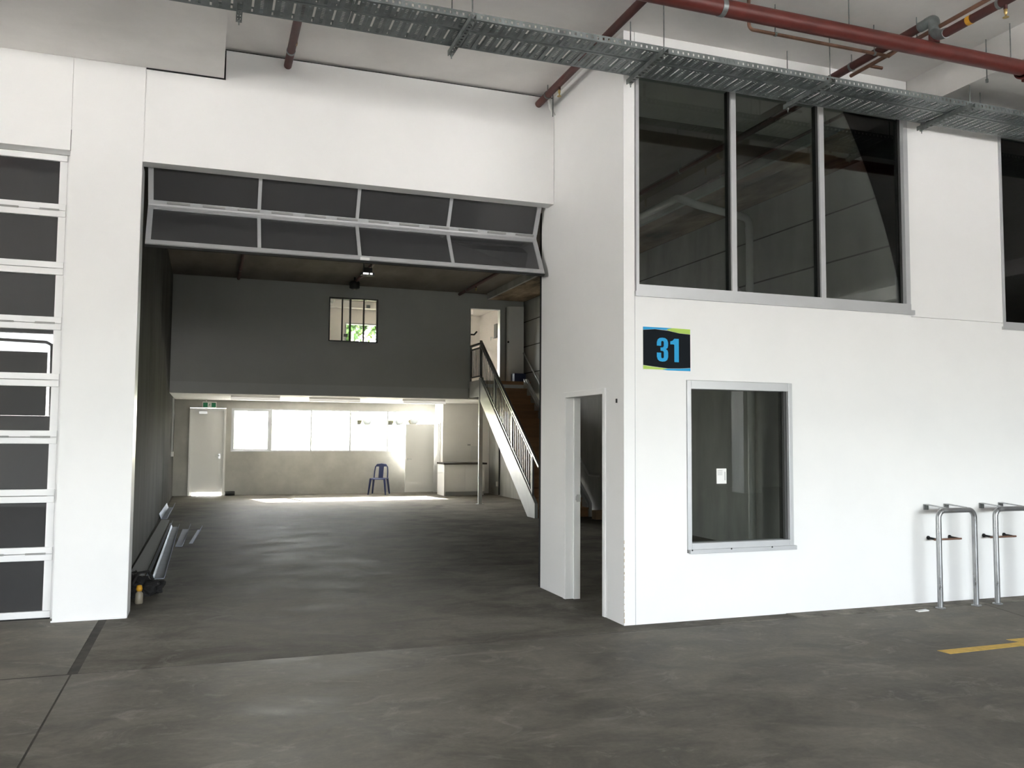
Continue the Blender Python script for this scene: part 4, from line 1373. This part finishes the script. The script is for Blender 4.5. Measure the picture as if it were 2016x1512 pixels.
struct(MB().box(-1.2, -0.6, -15.0, -14.4, 0, 5.06).build('trim_5', CEIL), 'concrete column behind the viewer')

# ------------------------------------------------------------------ outside
gr_ = MB()
gr_.box(-160, 160, -160, -17.2, -0.2, -0.06)
gr_.box(-160, -18.2, -17.2, 17.3, -0.2, -0.06)
gr_.box(28.2, 160, -17.2, 17.3, -0.2, -0.06)
gr_.box(-120, 120, 17.3, 23.0, -0.2, -0.03)
struct(gr_.build('ground', PAVING), 'pale paved ground outside')
bank = MB()
prof = [(23, -0.2), (23, -0.03), (27, 0.75), (34, 1.35), (56, 2.40), (62, 2.5), (120, 3.0), (120, -0.2)]
bank.prism(prof, lambda u, v, t: (t, u, v), -60, 60)
tag(bank.build('grass_bank', GRASS), 'sunlit bank rising behind the back windows', 'bank', kind='structure')
struct(MB().box(-18.2, 28.2, -11.2, 19.6, 5.30, 5.6).build('roof', PAVING), 'roof slab with an added eave that keeps sun off the upper back window')  # unseen eave, lengthened to block sun at the mezzanine window


def car(x, y, z, paint, label, rot):
    t = thing('car', label, 'car', (x, y, z), 'cars parked up the bank', rot=rot)
    MB().prism([(-2.1, 0.35), (-2.15, 0.75), (-1.9, 0.92), (-1.2, 0.98), (-0.75, 1.0), (0.95, 1.0), (1.75, 0.9), (2.1, 0.75), (2.15, 0.35)], lambda u, v, tt: (u, tt, v), -0.85, 0.85).build('body', paint, t, bevel=0.06, local=True)
    MB().prism([(-1.5, 0.98), (-0.95, 1.42), (0.35, 1.45), (1.05, 0.98)], lambda u, v, tt: (u, tt, v), -0.72, 0.72).build('cabin', paint, t, bevel=0.05, local=True)
    for s in (-1, 1):
        MB().prism([(-1.3, 1.02), (-0.9, 1.36), (0.28, 1.38), (0.85, 1.02)], lambda u, v, tt: (u, tt, v), s * 0.722, s * 0.735).build('side_window', CARGLASS, t, local=True)
    for wx in (-1.35, 1.35):
        for s in (-1, 1):
            MB().lathe((wx, s * 0.78, 0.32), [(0.1, -0.1), (0.32, -0.09), (0.32, 0.09), (0.1, 0.1)], 20, 'y').build('wheel', TYRE, t, local=True)


car(8.9, 58.0, 2.38, CARPAINT, 'silver car parked up the bank, seen in the middle back pane', 0.3)
car(13.4, 60.0, 2.5, CARPURPLE, 'dark car parked up the bank, seen near the open partition door', -0.1)


def tree(x, y, z, h, cr, label, m, seed, nl=4200):
    t = thing('tree', label, 'tree', (x, y, z), 'trees behind the building')
    r_ = random.Random(seed)
    mb = MB()
    mb.tube([(x, y, z - 0.1), (x + 0.05, y, z + h * 0.3), (x - 0.05, y + 0.05, z + h * 0.6), (x, y, z + h * 0.85)], [0.16, 0.13, 0.09, 0.04], 10)
    for k in range(6):
        a = k * 1.1 + seed
        b = Vector((x, y, z + h * (0.35 + 0.07 * k)))
        mb.tube([b, b + Vector((math.cos(a) * cr * 0.4, math.sin(a) * cr * 0.4, h * 0.12)), b + Vector((math.cos(a) * cr * 0.75, math.sin(a) * cr * 0.75, h * 0.2))], [0.06, 0.04, 0.015], 6)
    mb.build('trunk', BARK, t)
    lf = MB()
    cl = [Vector((r_.gauss(0, 0.42) * cr, r_.gauss(0, 0.42) * cr, h * r_.uniform(0.38, 0.98))) for _ in range(26)]
    for _ in range(nl):
        c = r_.choice(cl)
        p = Vector((x, y, z)) + c + Vector((r_.gauss(0, 0.25), r_.gauss(0, 0.25), r_.gauss(0, 0.22))) * cr * 0.55
        d = Vector((r_.uniform(-1, 1), r_.uniform(-1, 1), r_.uniform(-1, 0.4))).normalized()
        s = d.orthogonal().normalized()
        L, W_ = r_.uniform(0.2, 0.36), r_.uniform(0.07, 0.12)
        lf.add([p, p + d * L * 0.5 + s * W_, p + d * L, p + d * L * 0.5 - s * W_], [(0, 1, 2, 3)])
    lf.build('foliage', m, t, kind='stuff')


tree(2.3, 29.0, 0.9, 7.0, 1.9, 'leafy green tree behind the building, seen in the mezzanine window', LEAFM, 2)
tree(3.6, 36.5, 1.45, 7.6, 2.0, 'yellow green tree farther back behind the leafy green one', LEAFM2, 5)
tree(7.6, 30.5, 1.1, 7.2, 2.2, 'tall tree behind the building near the partition side', LEAFM, 8)
tree(-5.0, 37.0, 1.5, 6.4, 2.1, 'round tree farther up the bank, behind the left back panes', LEAFM, 14)
